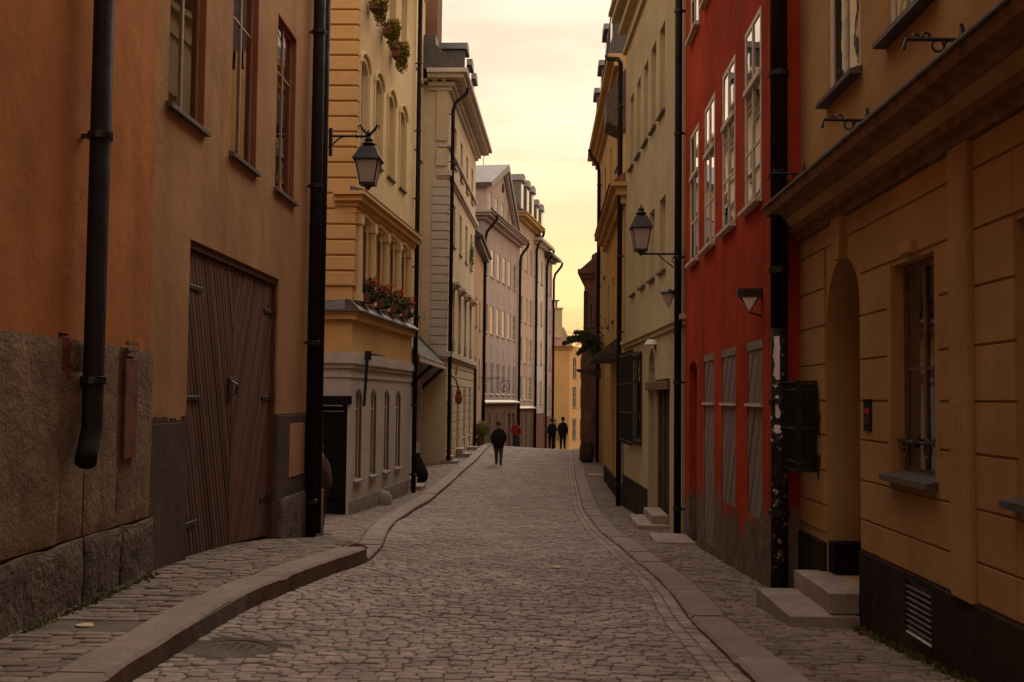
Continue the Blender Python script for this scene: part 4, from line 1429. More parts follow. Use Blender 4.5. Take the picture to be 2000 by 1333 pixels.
# niche: back wall, door leaf, threshold
put('doorway_back', MB().box(8.80, 9.95, -.5, 2.9, -.5, -.421), 'ochre_plaster', h, G1)
dr = put('door', MB().box(8.98, 9.80, .13, 2.2, -.420, -.37), 'black_door', h, G1)
for v in (.3, 1.0, 1.62):
    put('door_panel', MB().box(9.08, 9.36, v, v + .5, -.37, -.352, .01).box(9.44, 9.70, v, v + .5, -.37, -.352, .01), 'black_door', dr)
put('kick_plate', MB().box(9.72, 9.905, .14, .40, -.41, -.012), 'black_door', h, G1)
# ledge over the ground floor
put('ledge_mould', MB().uprism([(-.02, 3.13), (.05, 3.13), (.055, 3.19), (.12, 3.20), (.125, 3.255), (-.02, 3.255)], -14, U1), 'ledge_brown', h, G1)
put('ledge_mould', MB().uprism([(-.02, 3.255), (.135, 3.255), (.19, 3.31), (.19, 3.325), (-.02, 3.325)], -14, U1 + .02), 'ochre_plaster', h, G1)
put('ledge_mould', MB().uprism([(-.02, 3.325), (.20, 3.325), (.23, 3.37), (.33, 3.385), (.35, 3.45), (-.02, 3.47)], -14, U1 + .04), 'ledge_brown', h, G1)
put('ledge_sheet', MB().uprism([(-.02, 3.471), (.365, 3.452), (.372, 3.462), (.372, 3.478), (-.02, 3.585)], -14, U1 + .06), 'lead_sheet', h, G1)
# window ironwork
mb = MB().tube([(7.19, 1.34, -.03), (7.62, 1.335, -.02), (8.03, 1.34, -.03)], .012).lathe([(.02, 1.30), (.03, 1.335), (.02, 1.37)], (7.62, 0, -.02), 8)
mb.tube([(7.4 + .06 * math.cos(t), 1.30 + .06 * math.sin(t), -.02) for t in np.linspace(0, 6, 10)], .008, 5).tube([(7.84 + .06 * math.cos(t), 1.30 + .06 * math.sin(t), -.02) for t in np.linspace(0, 6, 10)], .008, 5)
put('window_bar', mb, 'black_iron', h, G1)

# things fixed to the ochre house
for u, lab in ((6.67, 'scrolled black iron wall bracket above the ledge, nearest of three'), (8.61, 'scrolled black iron wall bracket above the ledge, middle of three'),
               (10.67, 'scrolled black iron wall bracket beside the red house')):
    t = thing('wall_bracket', lab, 'bracket', G1.w(u, 3.6), 'iron brackets on the ochre house')
    put('wall_plate', MB().prism([(-.025, 3.55), (.025, 3.55), (.025, 3.80), (0, 3.86), (-.025, 3.80)], .0, .02), 'black_iron', t, G1, u)
    put('arm', MB().tube([(0, 3.76, .01), (0, 3.765, .34), (0, 3.70, .355)], .013, 6), 'black_iron', t, G1, u)
    mb = MB()
    for c, r_, dirn in ((.07, .045, -1), (.15, .035, -1), (.22, .022, 1), (.28, .018, 1)):
        mb.tube([(0, 3.76 + dirn * (r_ - r_ * math.cos(a)), c + r_ * math.sin(a)) for a in np.linspace(0, 5.4, 11)], .008, 5)
    put('scroll', mb, 'black_iron', t, G1, u)
t = thing('notice_plaque', 'small dark plaque with a red band beside the arched doorway', 'plaque', G1.w(8.6, 1.4))
b = put('board', MB().box(0, .17, 0, .24, .016, .03, .003), 'black_door', t, G1, 8.52, 1.385)
put('red_band', MB().box(.008, .162, .125, .17, .0301, .033), 'coat_red', b)
put('print_lines', MB().box(.02, .15, .10, .108, .0301, .032).box(.02, .13, .08, .087, .0301, .032).box(.02, .14, .06, .066, .0301, .032), 'rust_metal', b)
t = thing('window_basket', 'black iron bar basket bolted to the ochre wall beside the red house', 'grille', G1.w(10.4, .95))
mb = MB()
for v in (.98, 1.05, 1.35, 1.70, 1.77):
    mb.box(10.16, 10.80, v, v + .018, .19, .215).box(10.15, 10.17, v, v + .018, .02, .19).box(10.79, 10.81, v, v + .018, .02, .19)
put('rail', mb, 'black_iron', t, G1)
for i in range(9):
    put('bar', MB().tube([(10.17 + i * .077, .97, .203), (10.17 + i * .077, 1.79, .203)], .010, 6), 'black_iron', t, G1)
for i in range(7):
    put('bar', MB().tube([(10.16, .97, .03 + i * .026), (10.16, 1.79, .03 + i * .026)], .010, 6), 'black_iron', t, G1)
put('back_plate', MB().box(10.20, 10.78, 1.0, 1.76, .018, .03), 'black_door', t, G1)
put('spike', MB().tube([(10.10, 1.30, .03), (10.10, 1.74, .03)], [.018, .003], 6).tube([(10.10, 1.1, .03), (10.10, .90, .03)], [.016, .004], 6).box(10.06, 10.16, 1.45, 1.48, .02, .05).box(10.06, 10.16, 1.10, 1.13, .02, .05), 'black_iron', t, G1)

# --- red house
G2 = Frame(2.33, 10.885, .55, 1)
U2 = 7.93
h = house('deep red plastered house with grey wooden shutters and tall windows', G2, -.4, u=4)
rw = [dict(u=u, v=3.77, w=1.0, h=2.08) for u in (1.08, 2.79, 4.50, 6.20)]
rw2 = [dict(u=u, v=7.40, w=1.0, h=2.0) for u in (1.08, 2.79, 4.50, 6.20)]
SH = [(4.58, 5.58, -.40, 2.26), (2.79, 3.88, .31, 2.26), (1.06, 1.97, .34, 2.26)]
facade(h, G2, 0, U2, -1.4, 9.8, rw + rw2, 'red_plaster', .22, 8.0, holes=[(*s, 0., .12) for s in SH] + [(6.38, 7.38, -1.3, 2.22, .12, .30)],
       r=.004, rows=(.31, .66), fw=.06, bar=.035, frame='frame_cream', pane='clear_glass', sill='frame_cream', sill_out=.09, curtain=((.05, .42), (.58, .95)))
put('side_wall', wall_mesh(MB(), 0, .5, -1.4, 9.8, [], .1), 'red_plaster', h, Frame(2.33, 10.88, 90, -1))
for d in rw:
    put('transom_ledge', MB().box(.02, .98, 1.335, 1.395, -.02, .035), 'frame_cream', h, G2, d['u'], d['v'])
put('door', MB().box(6.40, 7.36, -1.3, 2.2, -.29, -.25), 'dark_board', h, G2)
for (a, b, c, d) in SH:
    for v0, v1, sg in ((c, 1.54, -1), (1.575, d - .10, 1)):
        lf = put('shutter', MB().box(a + .004, b - .004, v0, v1, -.09, -.05), 'dark_board', h, G2)
        slats(lf, [(a + .004, v0), (b - .004, v0), (b - .004, v1), (a + .004, v1)], R(38 if sg > 0 else 33), .30, -.0495, -.012, 'shutter_wood', .03)
    put('shutter_rail', MB().box(a - .02, b + .02, 1.541, 1.574, -.05, .03), 'frame_cream', h, G2)
    put('shutter_head', MB().box(a + .002, b - .002, d - .098, d - .002, -.08, .0), 'shutter_wood', h, G2)
cornice(h, G2, 0, U2, [(9.8, 10.0, .2), (10.0, 10.15, .3)], 'frame_cream', 'cornice')
t = thing('wall_lamp', 'black wall lamp with white triangular glass on the red wall', 'lamp', G2.w(1.05, 2.5))
put('hood', MB().box(1.02, 1.14, 2.70, 2.79, .0, .26, .004), 'black_iron', t, G2)
mb = MB()
mb.hexa([(1.035, 2.699, .05), (1.125, 2.699, .05), (1.125, 2.699, .22), (1.035, 2.699, .22)], [(1.06, 2.55, .13), (1.10, 2.55, .13), (1.10, 2.55, .145), (1.06, 2.55, .145)])
put('shade', mb, 'white_enamel', t, G2)
put('frame', MB().tube([(1.03, 2.70, .04), (1.06, 2.54, .138), (1.03, 2.70, .232)], .009, 6).tube([(1.08, 2.54, .138), (1.08, 2.50, .0)], .010, 6), 'black_iron', t, G2)

# --- olive house
G3 = Frame(2.415, 18.83, -2.0, 1)
U3 = 9.25
h = house('olive grey house with dark shopfront and barred window', G3, -.7, u=3)
ow = [dict(u=u, v=4.07, w=.80, h=1.42) for u in (2.32, 3.83, 5.33, 7.08)] + [dict(u=u, v=7.15, w=.72, h=1.74) for u in (2.48, 3.72, 4.95, 6.25, 7.55)]
facade(h, G3, 0, U3, -1.8, 11.2, ow, 'olive_plaster', .2, 8.0, r=.12, rows=(.4, .7), frame='frame_cream', pane='window_glass_warm',
       holes=[(1.75, 3.7, -1.7, 2.0, 0, .25), (3.75, 4.70, -1.7, 2.66, .48, .25), (5.75, 8.4, .68, 2.62, 0, .2)])
cornice(h, G3, 0, U3, [(2.86, 2.95, .06), (2.95, 3.04, .11)], 'olive_plaster', 'string_course')
cornice(h, G3, 0, U3, [(10.3, 10.4, .08), (10.85, 11.0, .18), (11.2, 11.4, .34), (11.4, 11.5, .42)], 'olive_plaster', 'cornice')
put('roof', MB().uprism([(.42, 11.502), (-3, 14.5), (-7, 11.502)], 0, U3), 'roof_tin', h, G3)
sf = put('shopfront', MB().box(1.76, 3.69, -1.7, 1.98, -.24, -.2), 'dark_board', h, G3)
for a in (1.76, 2.36, 2.98, 3.59):
    put('post', MB().box(a, a + .1, -1.2, 1.98, -.2, -.06, .01), 'dark_board', sf)
for a in (1.9, 2.52, 3.14):
    put('pane', MB().box(a, a + .42, .2, 1.75, -.199, -.18), 'window_glass', sf)
put('fascia', MB().box(1.70, 4.75, 1.80, 1.96, -.02, .06, .01), 'frame_brown', h, G3)
put('door', MB().box(3.76, 4.69, -1.2, 2.1, -.24, -.2), 'black_door', h, G3)
window(h, G3, 5.75, .68, 2.65, 1.94, r=.1, cols=3, rows=(.7,), frame='dark_board', sill='dark_board')
gl = thing('window_grille', 'projecting black iron window grille on the olive house', 'grille', G3.w(6.9, .6))
mb = MB()
for v in (.66, 1.3, 1.95, 2.6):
    mb.box(5.70, 8.45, v, v + .03, .20, .23).box(5.70, 5.73, v, v + .03, 0, .2).box(8.42, 8.45, v, v + .03, 0, .2)
put('rail', mb, 'black_iron', gl, G3)
for i in range(21):
    put('bar', MB().tube([(5.72 + i * .136, .6, .215), (5.72 + i * .136, 2.70, .215)], .014, 6), 'black_iron', gl, G3)
for i in range(3):
    put('bar', MB().tube([(5.715, .62, .04 + i * .06), (5.715, 2.66, .04 + i * .06)], .014, 6), 'black_iron', gl, G3)
t = thing('wall_light', 'small white hooded light above the arched niche of the olive house', 'lamp', G3.w(3.6, 2.68))
put('hood', MB().hexa([(3.45, 2.70, 0), (3.75, 2.70, 0), (3.75, 2.70, .22), (3.45, 2.70, .22)], [(3.5, 2.80, 0), (3.7, 2.80, 0), (3.7, 2.80, .16), (3.5, 2.80, .16)]), 'white_enamel', t, G3)
put('bracket', MB().box(3.57, 3.63, 2.6, 2.70, 0, .03), 'black_iron', t, G3)
put('base_render', MB().box(4.75, U3, -1.8, -.25, 0, .04, .01), 'soot_render', h, G3)

# --- low gold house, tall gold house behind it, brown house
G4 = Frame(2.09, 28.09, .4, 1)
h = house('low gold house with a mossy brown eave next to the olive house', G4, -1.05)
facade(h, G4, 0, 9.2, -2, 6.7, [dict(u=u, v=3.9, w=.8, h=1.3) for u in (1.8, 4.6, 7.2)] + [dict(u=1.1, v=-.1, w=.9, h=2.0)], 'gold_plaster', .2, 3.0, r=.1, rows=(.5,),
       holes=[(4.2, 5.1, -1.9, 1.3, 0, .3)], frame='frame_cream')
put('door', MB().box(4.2, 5.1, -1.9, 1.3, -.29, -.25), 'dark_board', h, G4)
cornice(h, G4, 0, 9.2, [(6.5, 6.7, .12), (6.7, 6.9, .25), (6.9, 7.0, .38)], 'gold_plaster', 'cornice')
put('roof', MB().uprism([(.42, 7.002), (-2.4, 9.2), (-2.8, 7.002)], 0, 9.2), 'roof_tiles', h, G4)
put('base_render', MB().box(0, 9.2, -2, -.55, 0, .04, .01), 'soot_render', h, G4)
put('jamb', MB().box(.3, .5, -1.2, 2.3, 0, .08, .01), 'putty_plaster', h, G4)
put('shop_hood', MB().uprism([(0, 3.3), (.7, 2.75), (.7, 2.68), (0, 2.68)], 2.0, 6.0), 'dark_board', h, G4)
G5 = Frame(2.6, 36, 0, 1)
h = house('tall gold house with dormers rising behind the low gold house', G5, -1.05, u=6)
facade(h, G5, 0, 15.5, -2, 12.2, [dict(u=u, v=v, w=.9, h=1.5) for u in (2.5, 6, 9.5, 13) for v in (3.4, 6.6, 9.6)], 'gold_plaster', .2, 6.0, r=.1, rows=(.5,), frame='frame_cream')
cornice(h, G5, 0, 15.5, [(12.2, 12.4, .15), (12.4, 12.65, .3), (12.65, 12.8, .5)], 'gold_plaster', 'cornice', ret0=False)
mb = MB().uprism([(.52, 12.802), (.1, 14.3), (-3, 15.6), (-6, 12.802)], 0, 15.5)
rf = put('roof', mb, 'roof_tin', h, G5)
for a, top_ in ((.6, 15.3), (4.0, 14.9), (7.4, 14.6), (11, 14.5)):
    dm = put('dormer', MB().box(a, a + 1.4, 12.9, top_, -1.5, .30).prism([(a - .1, top_ + .002), (a + 1.5, top_ + .002), (a + 1.2, top_ + .3), (a + .2, top_ + .3)], -1.7, .42), 'roof_tin', h, G5)
    put('pane', MB().box(a + .2, a + 1.2, 13.2, top_ - .2, .301, .32), 'window_glass', dm)
put('hoist_housing', MB().hexa([(-.2, 10.2, -.1), (1.3, 10.2, -.1), (1.3, 10.5, .55), (-.2, 10.5, .55)], [(-.2, 12.3, -.1), (1.3, 12.3, -.1), (1.3, 11.4, .55), (-.2, 11.4, .55)]), 'dark_board', h, G5)
put('roof_cable', MB().tube([(-6 + .0, 14.6, .2), (-3, 14.9, .35), (0, 14.2, .40), (3, 12.9, .48)], .025, 5), 'pale_sheet', h, G5)
G6n = Frame(2.0, 52, 90, -1)
G6 = Frame(2.0, 52, 5, 1)
h = house('dark brown house with curved gable jutting out past the gold houses', G6, -1.1)
pts = [(0, -2.5), (3.4, -2.5), (3.4, 9.9), (2.2, 10.3), (1.5, 10.1), (1.0, 9.4), (.85, 8.6), (.35, 8.3), (.25, 7.2), (0, 6.6)]
put('gable_wall', MB().prism(pts, -.5, 0), 'brown_plaster', h, G6n)
for a, v in ((.2, 5.0), (1.0, 5.0), (1.9, 5.0), (1.0, 7.0), (1.9, 7.0)):
    window(h, G6n, a, v, .36, 1.05, r=-.03, rows=(.5,), frame='frame_rust', sill='lead_sheet', sill_out=.1, fw=.05)
put('string_course', MB().box(-.06, 3.4, 4.35, 4.5, 0, .08).box(-.06, 3.4, 1.2, 1.32, 0, .06), 'rust_reveal', h, G6n)
put('corner_board', MB().box(-.03, .16, -2.4, 6.6, 0, .05), 'dark_board', h, G6n)
facade(h, G6, .002, 13, -3, 7.2, [dict(u=u, v=v, w=.9, h=1.5) for u in (2, 5, 8) for v in (2.5, 5.2)], 'brown_plaster', .2, 5.0, r=.1, rows=(.5,))
cornice(h, G6, 0, 13, [(7.2, 7.4, .15), (7.4, 7.6, .3)], 'brown_plaster', 'cornice')
put('roof', MB().uprism([(.32, 7.602), (-2.4, 10.0), (-5, 7.602)], .5, 13), 'roof_tin', h, G6)
G7 = Frame(3.2, 66, 9, 1)
h = house('small plaster house on the right past the crest of the street', G7, -1.6)
put('wall', wall_mesh(MB(), 0, 30, -7, 3.2, [], .1, 5), 'gold_plaster', h, G7)
put('roof', MB().uprism([(.4, 3.202), (-2.4, 5.6), (-5, 3.202)], 0, 30), 'roof_grey', h, G7)

# ------------------------------------------------------------------ drainpipes
def drainpipe(label, fr, u, n, v0, v1, rad, mat='pipe_brown', twin=0., shoe=None, elbow=None, k=12, brk=1.9, group='drainpipes'):
    t = thing('drainpipe', label, 'drainpipe', fr.w(u, v0, n), group)
    pts = [(0, v0, 0), (0, v1, 0)]
    if shoe:
        pts = [(shoe[0], v0 - .02, shoe[1]), (shoe[0] * .8, v0 + .03, shoe[1] * .8), (0, v0 + .22, 0), (0, v1, 0)]
    if elbow:
        pts += [(elbow[0] * .15, v1 + elbow[2] * .3, elbow[1] * .15), (elbow[0] * .9, v1 + elbow[2] * .8, elbow[1] * .9), (elbow[0], v1 + elbow[2], elbow[1])]
    put('pipe', MB().tube(pts, rad, k), mat, t, fr, u, 0, n, smooth=True)
    if twin:
        put('pipe', MB().tube([(0, v0 + .05, 0), (0, v1, 0)], rad * .8, k), mat, t, fr, u + twin, 0, n - .02, smooth=True)
    v = v0 + .55
    while v < v1:
        put('bracket', MB().lathe([(rad * 1.0, v - .03), (rad * 1.22, v - .025), (rad * 1.22, v + .025), (rad * 1.0, v + .03)], k=k).box(-.02, .02, v - .015, v + .015, -n, -rad * .9), 'black_iron', t, fr, u, 0, n)
        v += brk
    return t
ALT = []
drainpipe('thick dark drainpipe cut off above the granite base of the orange house', F1, 7.92, .13, 1.15, 8.9, .074, shoe=(-.22, .05), brk=1.75)
drainpipe('dark double drainpipe on the corner of the umber house at the alley', F1, 15.62, .13, -.4, 9.1, .085, twin=.55, brk=2.2)
drainpipe('dark drainpipe between the cream and the straw houses', F2, 6.88, .12, -1.05, 13.1, .065)
drainpipe('dark drainpipe bending under the deep cornice of the buff house', F4, .12, .16, -1.0, 13.0, .075, elbow=(.8, .52, 1.1))
drainpipe('dark drainpipe at the far end of the buff house', F4, 12.9, .12, -1.0, 3.1, .07)
drainpipe('dark drainpipe between the apricot and the mauve houses', F6, -.05, .15, -1.6, 11.0, .09, elbow=(.9, .55, 1.5))
drainpipe('dark drainpipe between the mauve and the salmon houses', F6, L6 - .1, .15, -2.2, 11.2, .09, elbow=(.5, .5, 1.3))
drainpipe('dark drainpipe between the salmon and the pale grey houses', F7, 7.0, .15, -3, 12.8, .10, elbow=(.4, .5, 1.6))
drainpipe('dark drainpipe between the pale grey house and the end house', F8, 5.1, .15, -4, 12.2, .10, elbow=(.4, .5, 1.4))
drainpipe('dark drainpipe on the far corner of the bend', F9, 3.8, .15, -4, 11.6, .10, elbow=(.8, .6, 1.5))
drainpipe('dark drainpipe with flaking white paint on the corner of the red house', G2, -.12, .06, 2.3, 9.9, .082)
for c in list(bpy.data.objects):
    if c.get('label', '').startswith('dark drainpipe with flaking white paint'):
        put('pipe', MB().tube([(0, -.3, 0), (0, 2.3, 0)], .080, 14), 'pipe_flaking', c, G2, -.12, 0, .06, smooth=True)
        for v in (.55, 1.6):
            put('bracket', MB().lathe([(.08, v - .03), (.10, v - .025), (.10, v + .025), (.08, v + .03)], k=12), 'black_iron', c, G2, -.12, 0, .06)
        for v, ln, w_ in ((1.80, .42, .05), (1.44, .22, .045), (1.30, .08, .05)):
            pr = [(a * w_ * (1 + .35 * math.sin(7 * a + v * 9)), b * ln) for a, b in ((-.5, .02), (.1, 0), (.6, .12), (.4, .35), (.62, .55), (.45, .8), (.5, .98), (-.3, 1), (-.55, .75), (-.35, .5), (-.6, .25))]
            vs_ = []
            for a, b in pr:
                th = (a - .02) / .082 - .9
                vs_.append((math.sin(th) * .0835, v + b, math.cos(th) * .0835))
            put('paint_flake', MB().add(vs_, [tuple(range(len(vs_)))]), 'white_enamel', c, G2, -.12, 0, .06)
drainpipe('dark double drainpipe between the red and the olive houses', G3, .05, .12, -.75, 11.2, .062, twin=.2, brk=2.1)
drainpipe('dark drainpipe between the olive and the low gold houses', G4, .08, .13, -1.05, 10.1, .062, elbow=(1.0, .3, .5))
drainpipe('dark drainpipe on the tall gold house above the barrel', G5, 12.2, .15, -1.1, 11.4, .075, elbow=(.6, .4, 1.1))

# ------------------------------------------------------------------ lanterns
def lantern(label, x, y, zb, wall_x, arm_z, hang, kw_=1., kh=1.):
    fr = Frame(x, y, 90, -1)
    t = thing('street_lantern', label, 'lantern', (wall_x, y, arm_z), 'wall lanterns')
    b, tp, hh = .125 * kw_, .205 * kw_, .40 * kh
    mb = MB()
    for sx, sy in ((1, 1), (1, -1), (-1, 1), (-1, -1)):
        mb.tube([(sx * b, zb, sy * b), (sx * tp, zb + hh, sy * tp)], .011, 6)
    for q, z, w_ in ((b, zb, .016), (tp, zb + hh, .018)):
        for s in (1, -1):
            mb.box(-q - w_, q + w_, z - w_, z + w_, s * q - w_, s * q + w_).box(s * q - w_, s * q + w_, z - w_, z + w_, -q + w_, q - w_)
    put('cage', mb, 'black_iron', t, fr)
    for s in (1, -1):
        e = .006
        put('pane', MB().hexa([(-b, zb, s * b), (b, zb, s * b), (tp, zb + hh, s * tp), (-tp, zb + hh, s * tp)], [(-b, zb, s * (b - e)), (b, zb, s * (b - e)), (tp, zb + hh, s * (tp - e)), (-tp, zb + hh, s * (tp - e))]), 'lantern_glass', t, fr)
        put('pane', MB().hexa([(s * b, zb, -b), (s * b, zb, b), (s * tp, zb + hh, tp), (s * tp, zb + hh, -tp)], [(s * (b - e), zb, -b), (s * (b - e), zb, b), (s * (tp - e), zb + hh, tp), (s * (tp - e), zb + hh, -tp)]), 'lantern_glass', t, fr)
    r2 = math.sqrt(2)
    z1 = zb + hh
    put('roof', MB().lathe([(.255 * r2 * kw_, z1 - .005), (.245 * r2 * kw_, z1 + .02), (.20 * r2 * kw_, z1 + .09 * kh), (.135 * r2 * kw_, z1 + .21 * kh), (.10 * r2 * kw_, z1 + .235 * kh), (.02, z1 + .24 * kh)], k=4, sq=True), 'black_iron', t, fr)
    put('cap', MB().lathe([(a * kw_, z1 + c * kh) for a, c in ((.07, .23), (.12, .265), (.125, .28), (.06, .31), (.06, .33), (.08, .345), (.03, .385), (.015, .43), (.004, .44))], k=14), 'black_iron', t, fr, smooth=True)
    put('burner', MB().lathe([(.055, zb), (.055, zb + .09), (.035, zb + .12), (.03, zb + .15)], k=12).lathe([(.03, zb + hh - .12), (.07, zb + hh - .06), (.09, zb + hh - .02)], k=12), 'black_iron', t, fr)
    put('foot', MB().lathe([(.02, zb - .09), (.05, zb - .05), (.10, zb - .016)], k=8), 'black_iron', t, fr)
    L = wall_x - x
    sg = 1 if L > 0 else -1
    A = MB().tube([(0, arm_z, 0), (L, arm_z, 0)], .018, 8)
    if hang:
        A.tube([(L, arm_z - .16, 0), (L - sg * .14, arm_z - .03, 0), (L - sg * .22, arm_z, 0)], .012, 6)
        A.lathe([(.03, arm_z - .14), (.045, arm_z - .05), (.03, arm_z + .0), (.055, arm_z + .04), (.02, arm_z + .09)], k=10)
        for s in (-1, 1):
            A.tube([(s * .02, arm_z + .03, 0), (s * .09, arm_z + .10, 0), (s * .13, arm_z + .17, 0), (s * .16, arm_z + .15, 0), (s * .15, arm_z + .10, 0)], [.02, .022, .018, .012, .006], 6)
        A.blob((-sg * -.18, arm_z, 0), .032).blob((-sg * -.10, arm_z, 0), .028)
    else:
        A.tube([(0, arm_z, 0), (0, zb - .05, 0)], .02, 8)
        A.tube([(.0, arm_z + .0, 0), (-.06, arm_z + .04, 0), (-.10, zb - .02, 0)], .010, 6).tube([(.0, arm_z, 0), (.06, arm_z + .04, 0), (.10, zb - .02, 0)], .010, 6)
        A.tube([(L, arm_z - .26, 0), (L - sg * .10, arm_z - .22, 0), (L - sg * .30, arm_z - .06, 0), (L - sg * .36, arm_z, 0)], .011, 6)
        A.tube([(L - sg * .06 + .055 * math.cos(a), arm_z - .10 + .055 * math.sin(a), 0) for a in np.linspace(0, 6.0, 12)], .008, 5)
    put('arm', A, 'black_iron', t, fr)
    put('wall_plate', MB().box(L - .02, L + .03, arm_z - .3, arm_z + .12, -.04, .04, .01), 'black_iron', t, fr)
    return t
lantern('black four-sided lantern hanging from an iron arm at the alley corner', -2.62, 16.75, 4.80, -3.2, 5.53, True, .84, .90)
lantern('black four-sided lantern standing on a scrolled arm beside the red house', 1.68, 19.0, 4.13, 2.32, 4.07, False, .76, .93)
t = thing('corner_lamp', 'small dark lamp clamped to the double drainpipe by the olive house', 'lamp', (2.1, 19.0, 3.2))
fr = Frame(2.14, 18.95, 90, -1)
put('shade', MB().lathe([(.02, 3.16), (.10, 3.34), (.11, 3.38), (.02, 3.42)], k=8), 'lantern_glass', t, fr)
put('cap', MB().lathe([(.13, 3.381), (.12, 3.42), (.03, 3.47)], k=8).tube([(0, 3.44, 0), (.2, 3.44, 0)], .012, 6), 'black_iron', t, fr)

# ------------------------------------------------------------------ steps and slabs
def steps(label, parts, group='doorsteps', mat='step_granite'):
    x0, x1, y0, y1, z0, z1 = parts[0]
    t = thing('stone_steps', label, 'steps', ((x0 + x1) / 2, (y0 + y1) / 2, z0), group)
    for i, (x0, x1, y0, y1, z0, z1) in enumerate(parts):
        mb = MB()
        c = .02
        n = 8
        # chamfered slab with slightly worn top
        xs = np.linspace(x0, x1, n)
        ys = np.linspace(y0, y1, n)
        vs, fs = [], []
        for yy in ys:
            for xx in xs:
                e = min(xx - x0, x1 - xx, yy - y0, y1 - yy)
                dz = -c * .7 if e < 1e-6 else noise.noise(Vector((xx * 4, yy * 4, i))) * .006
                vs.append((xx, yy, z1 + dz))
        for a in range(n - 1):
            for b in range(n - 1):
                fs.append((a * n + b, a * n + b + 1, (a + 1) * n + b + 1, (a + 1) * n + b))
        ringi = [b for b in range(n)] + [a * n + n - 1 for a in range(1, n)] + [(n - 1) * n + b for b in range(n - 2, -1, -1)] + [a * n for a in range(n - 2, 0, -1)]
        o_ = len(vs)
        for kx in ringi:
            x, y, z = vs[kx]
            ex = .006 * noise.noise(Vector((x * 7, y * 7, z0)))
            vs.append((x + ex, y + ex, z0))
        K = len(ringi)
        for q in range(K):
            fs.append((ringi[q], o_ + q, o_ + (q + 1) % K, ringi[(q + 1) % K]))
        me = bpy.data.meshes.new('step')
        me.from_pydata(vs, [], fs)
        me.materials.append(MATS[mat])
        o = bpy.data.objects.new('step', me)
        COL.objects.link(o)
        o.parent = t
        o.location = -t.location
    return t
steps('two big worn granite steps below the arched doorway of the ochre house', [(1.93, 2.52, 8.80, 10.12, -.45, -.035), (2.255, 2.60, 8.86, 10.10, -.034, .132)])
zz = float(gz(2, 21.4))
steps('two granite steps in front of the dark shopfront', [(1.78, 2.36, 20.5, 22.5, zz - .3, zz + .14), (2.05, 2.36, 20.7, 22.3, zz + .141, zz + .30)])
zz = float(gz(2, 18.2))
steps('single low granite slab on the pavement below the red house', [(1.80, 2.40, 17.5, 18.7, zz - .3, zz + .075)])
zz = float(gz(-3.5, 32.3))
steps('two small steps behind the drainpipe of the cream house', [(-4.1, -3.28, 31.6, 32.7, zz - .2, zz + .17), (-4.1, -3.52, 31.8, 32.6, zz + .171, zz + .36)])
zz = float(gz(-3.5, 44.6))
steps('two small steps below the drainpipe of the buff house', [(-3.9, -3.2, 44.0, 45.0, zz - .2, zz + .17), (-3.9, -3.4, 44.2, 44.9, zz + .171, zz + .34)])
zz = float(gz(-3.5, 48.8))
steps('two steps at the main door of the buff house', [(-3.7, -2.98, 48.2, 49.7, zz - .2, zz + .20), (-3.7, -3.3, 48.3, 49.6, zz + .201, zz + .40)])
zz = float(gz(-3.5, 54))
steps('farthest doorstep on the left, past the buff house doors', [(-3.6, -2.95, 53.4, 54.4, zz - .2, zz + .2)])
zz = float(gz(1.8, 39.5))
steps('thin stone slab lying before the low gold house', [(1.65, 2.2, 38.9, 39.8, zz - .1, zz + .08)])

# ------------------------------------------------------------------ plants
def leaves(mb, c, rad, count, size, flat=1., up=.3, needle=False):
    for _ in range(count):
        d = Vector((random.gauss(0, 1), random.gauss(0, 1), random.gauss(0, 1))).normalized()
        r_ = random.random() ** .4
        p = Vector((c[0] + d.x * rad[0] * r_, c[1] + d.y * rad[1] * r_, c[2] + d.z * rad[2] * r_))
        a = Vector((random.gauss(0, 1), random.gauss(up, .8), random.gauss(0, 1))).normalized()
        b = a.cross(Vector((random.random(), random.random(), random.random() + .1))).normalized()
        s_ = size * random.uniform(.6, 1.3)
        w_ = s_ * (.14 if needle else .5)
        q = a.cross(b) * w_ * .25
        mb.add([p - a * s_ * .5, p + b * w_ * .5 + q, p + a * s_ * .5, p - b * w_ * .5 + q], [(0, 1, 2), (0, 2, 3)])
def flower_box(label, fr, u, v, n, w, blossom, leaf, drop, hgt, pot=True, group='flower boxes'):
    t = thing('flower_box', label, 'flower box', fr.w(u, v, n), group)
    if pot:
        put('trough', MB().hexa([(-w / 2, v, -.09), (w / 2, v, -.09), (w / 2, v, .09), (-w / 2, v, .09)], [(-w / 2 - .02, v + .2, -.11), (w / 2 + .02, v + .2, -.11), (w / 2 + .02, v + .2, .11), (-w / 2 - .02, v + .2, .11)]), 'soil_pot', t, fr, u, 0, n)
    mb = MB()
    leaves(mb, (0, v + .2 + hgt * .4, .02), (w * .55, hgt, .2), 260, .10)
    leaves(mb, (0, v + .1 - drop * .4, .10), (w * .5, drop, .13), 220, .09)
    put('foliage', mb, leaf, t, fr, u, 0, n)
    for i, bl in enumerate(blossom):
        mb = MB()
        for _ in range(26):
            a = random.uniform(-.5, .5) * w
            b = v + .28 + hgt * random.uniform(.1, 1.2) if i == 0 else v + random.uniform(-drop, .35)
            leaves(mb, (a, b, random.uniform(.05, .22)), (.05, .045, .05), 9, .05)
        put('blossom', mb, bl, t, fr, u, 0, n)
    return t
for i, (u, lab) in enumerate(((.95, 'red geraniums in the window box nearest the alley corner'), (2.45, 'red geraniums in the second window box along the ledge'),
                              (3.95, 'red geraniums in the third window box along the ledge'), (5.38, 'red geraniums in the last window box by the drainpipe'))):
    flower_box(lab, F2, u, 3.69, .12, .55, ('petal_red',), 'leaf_green', .06, .26, group='geranium boxes on the ledge')
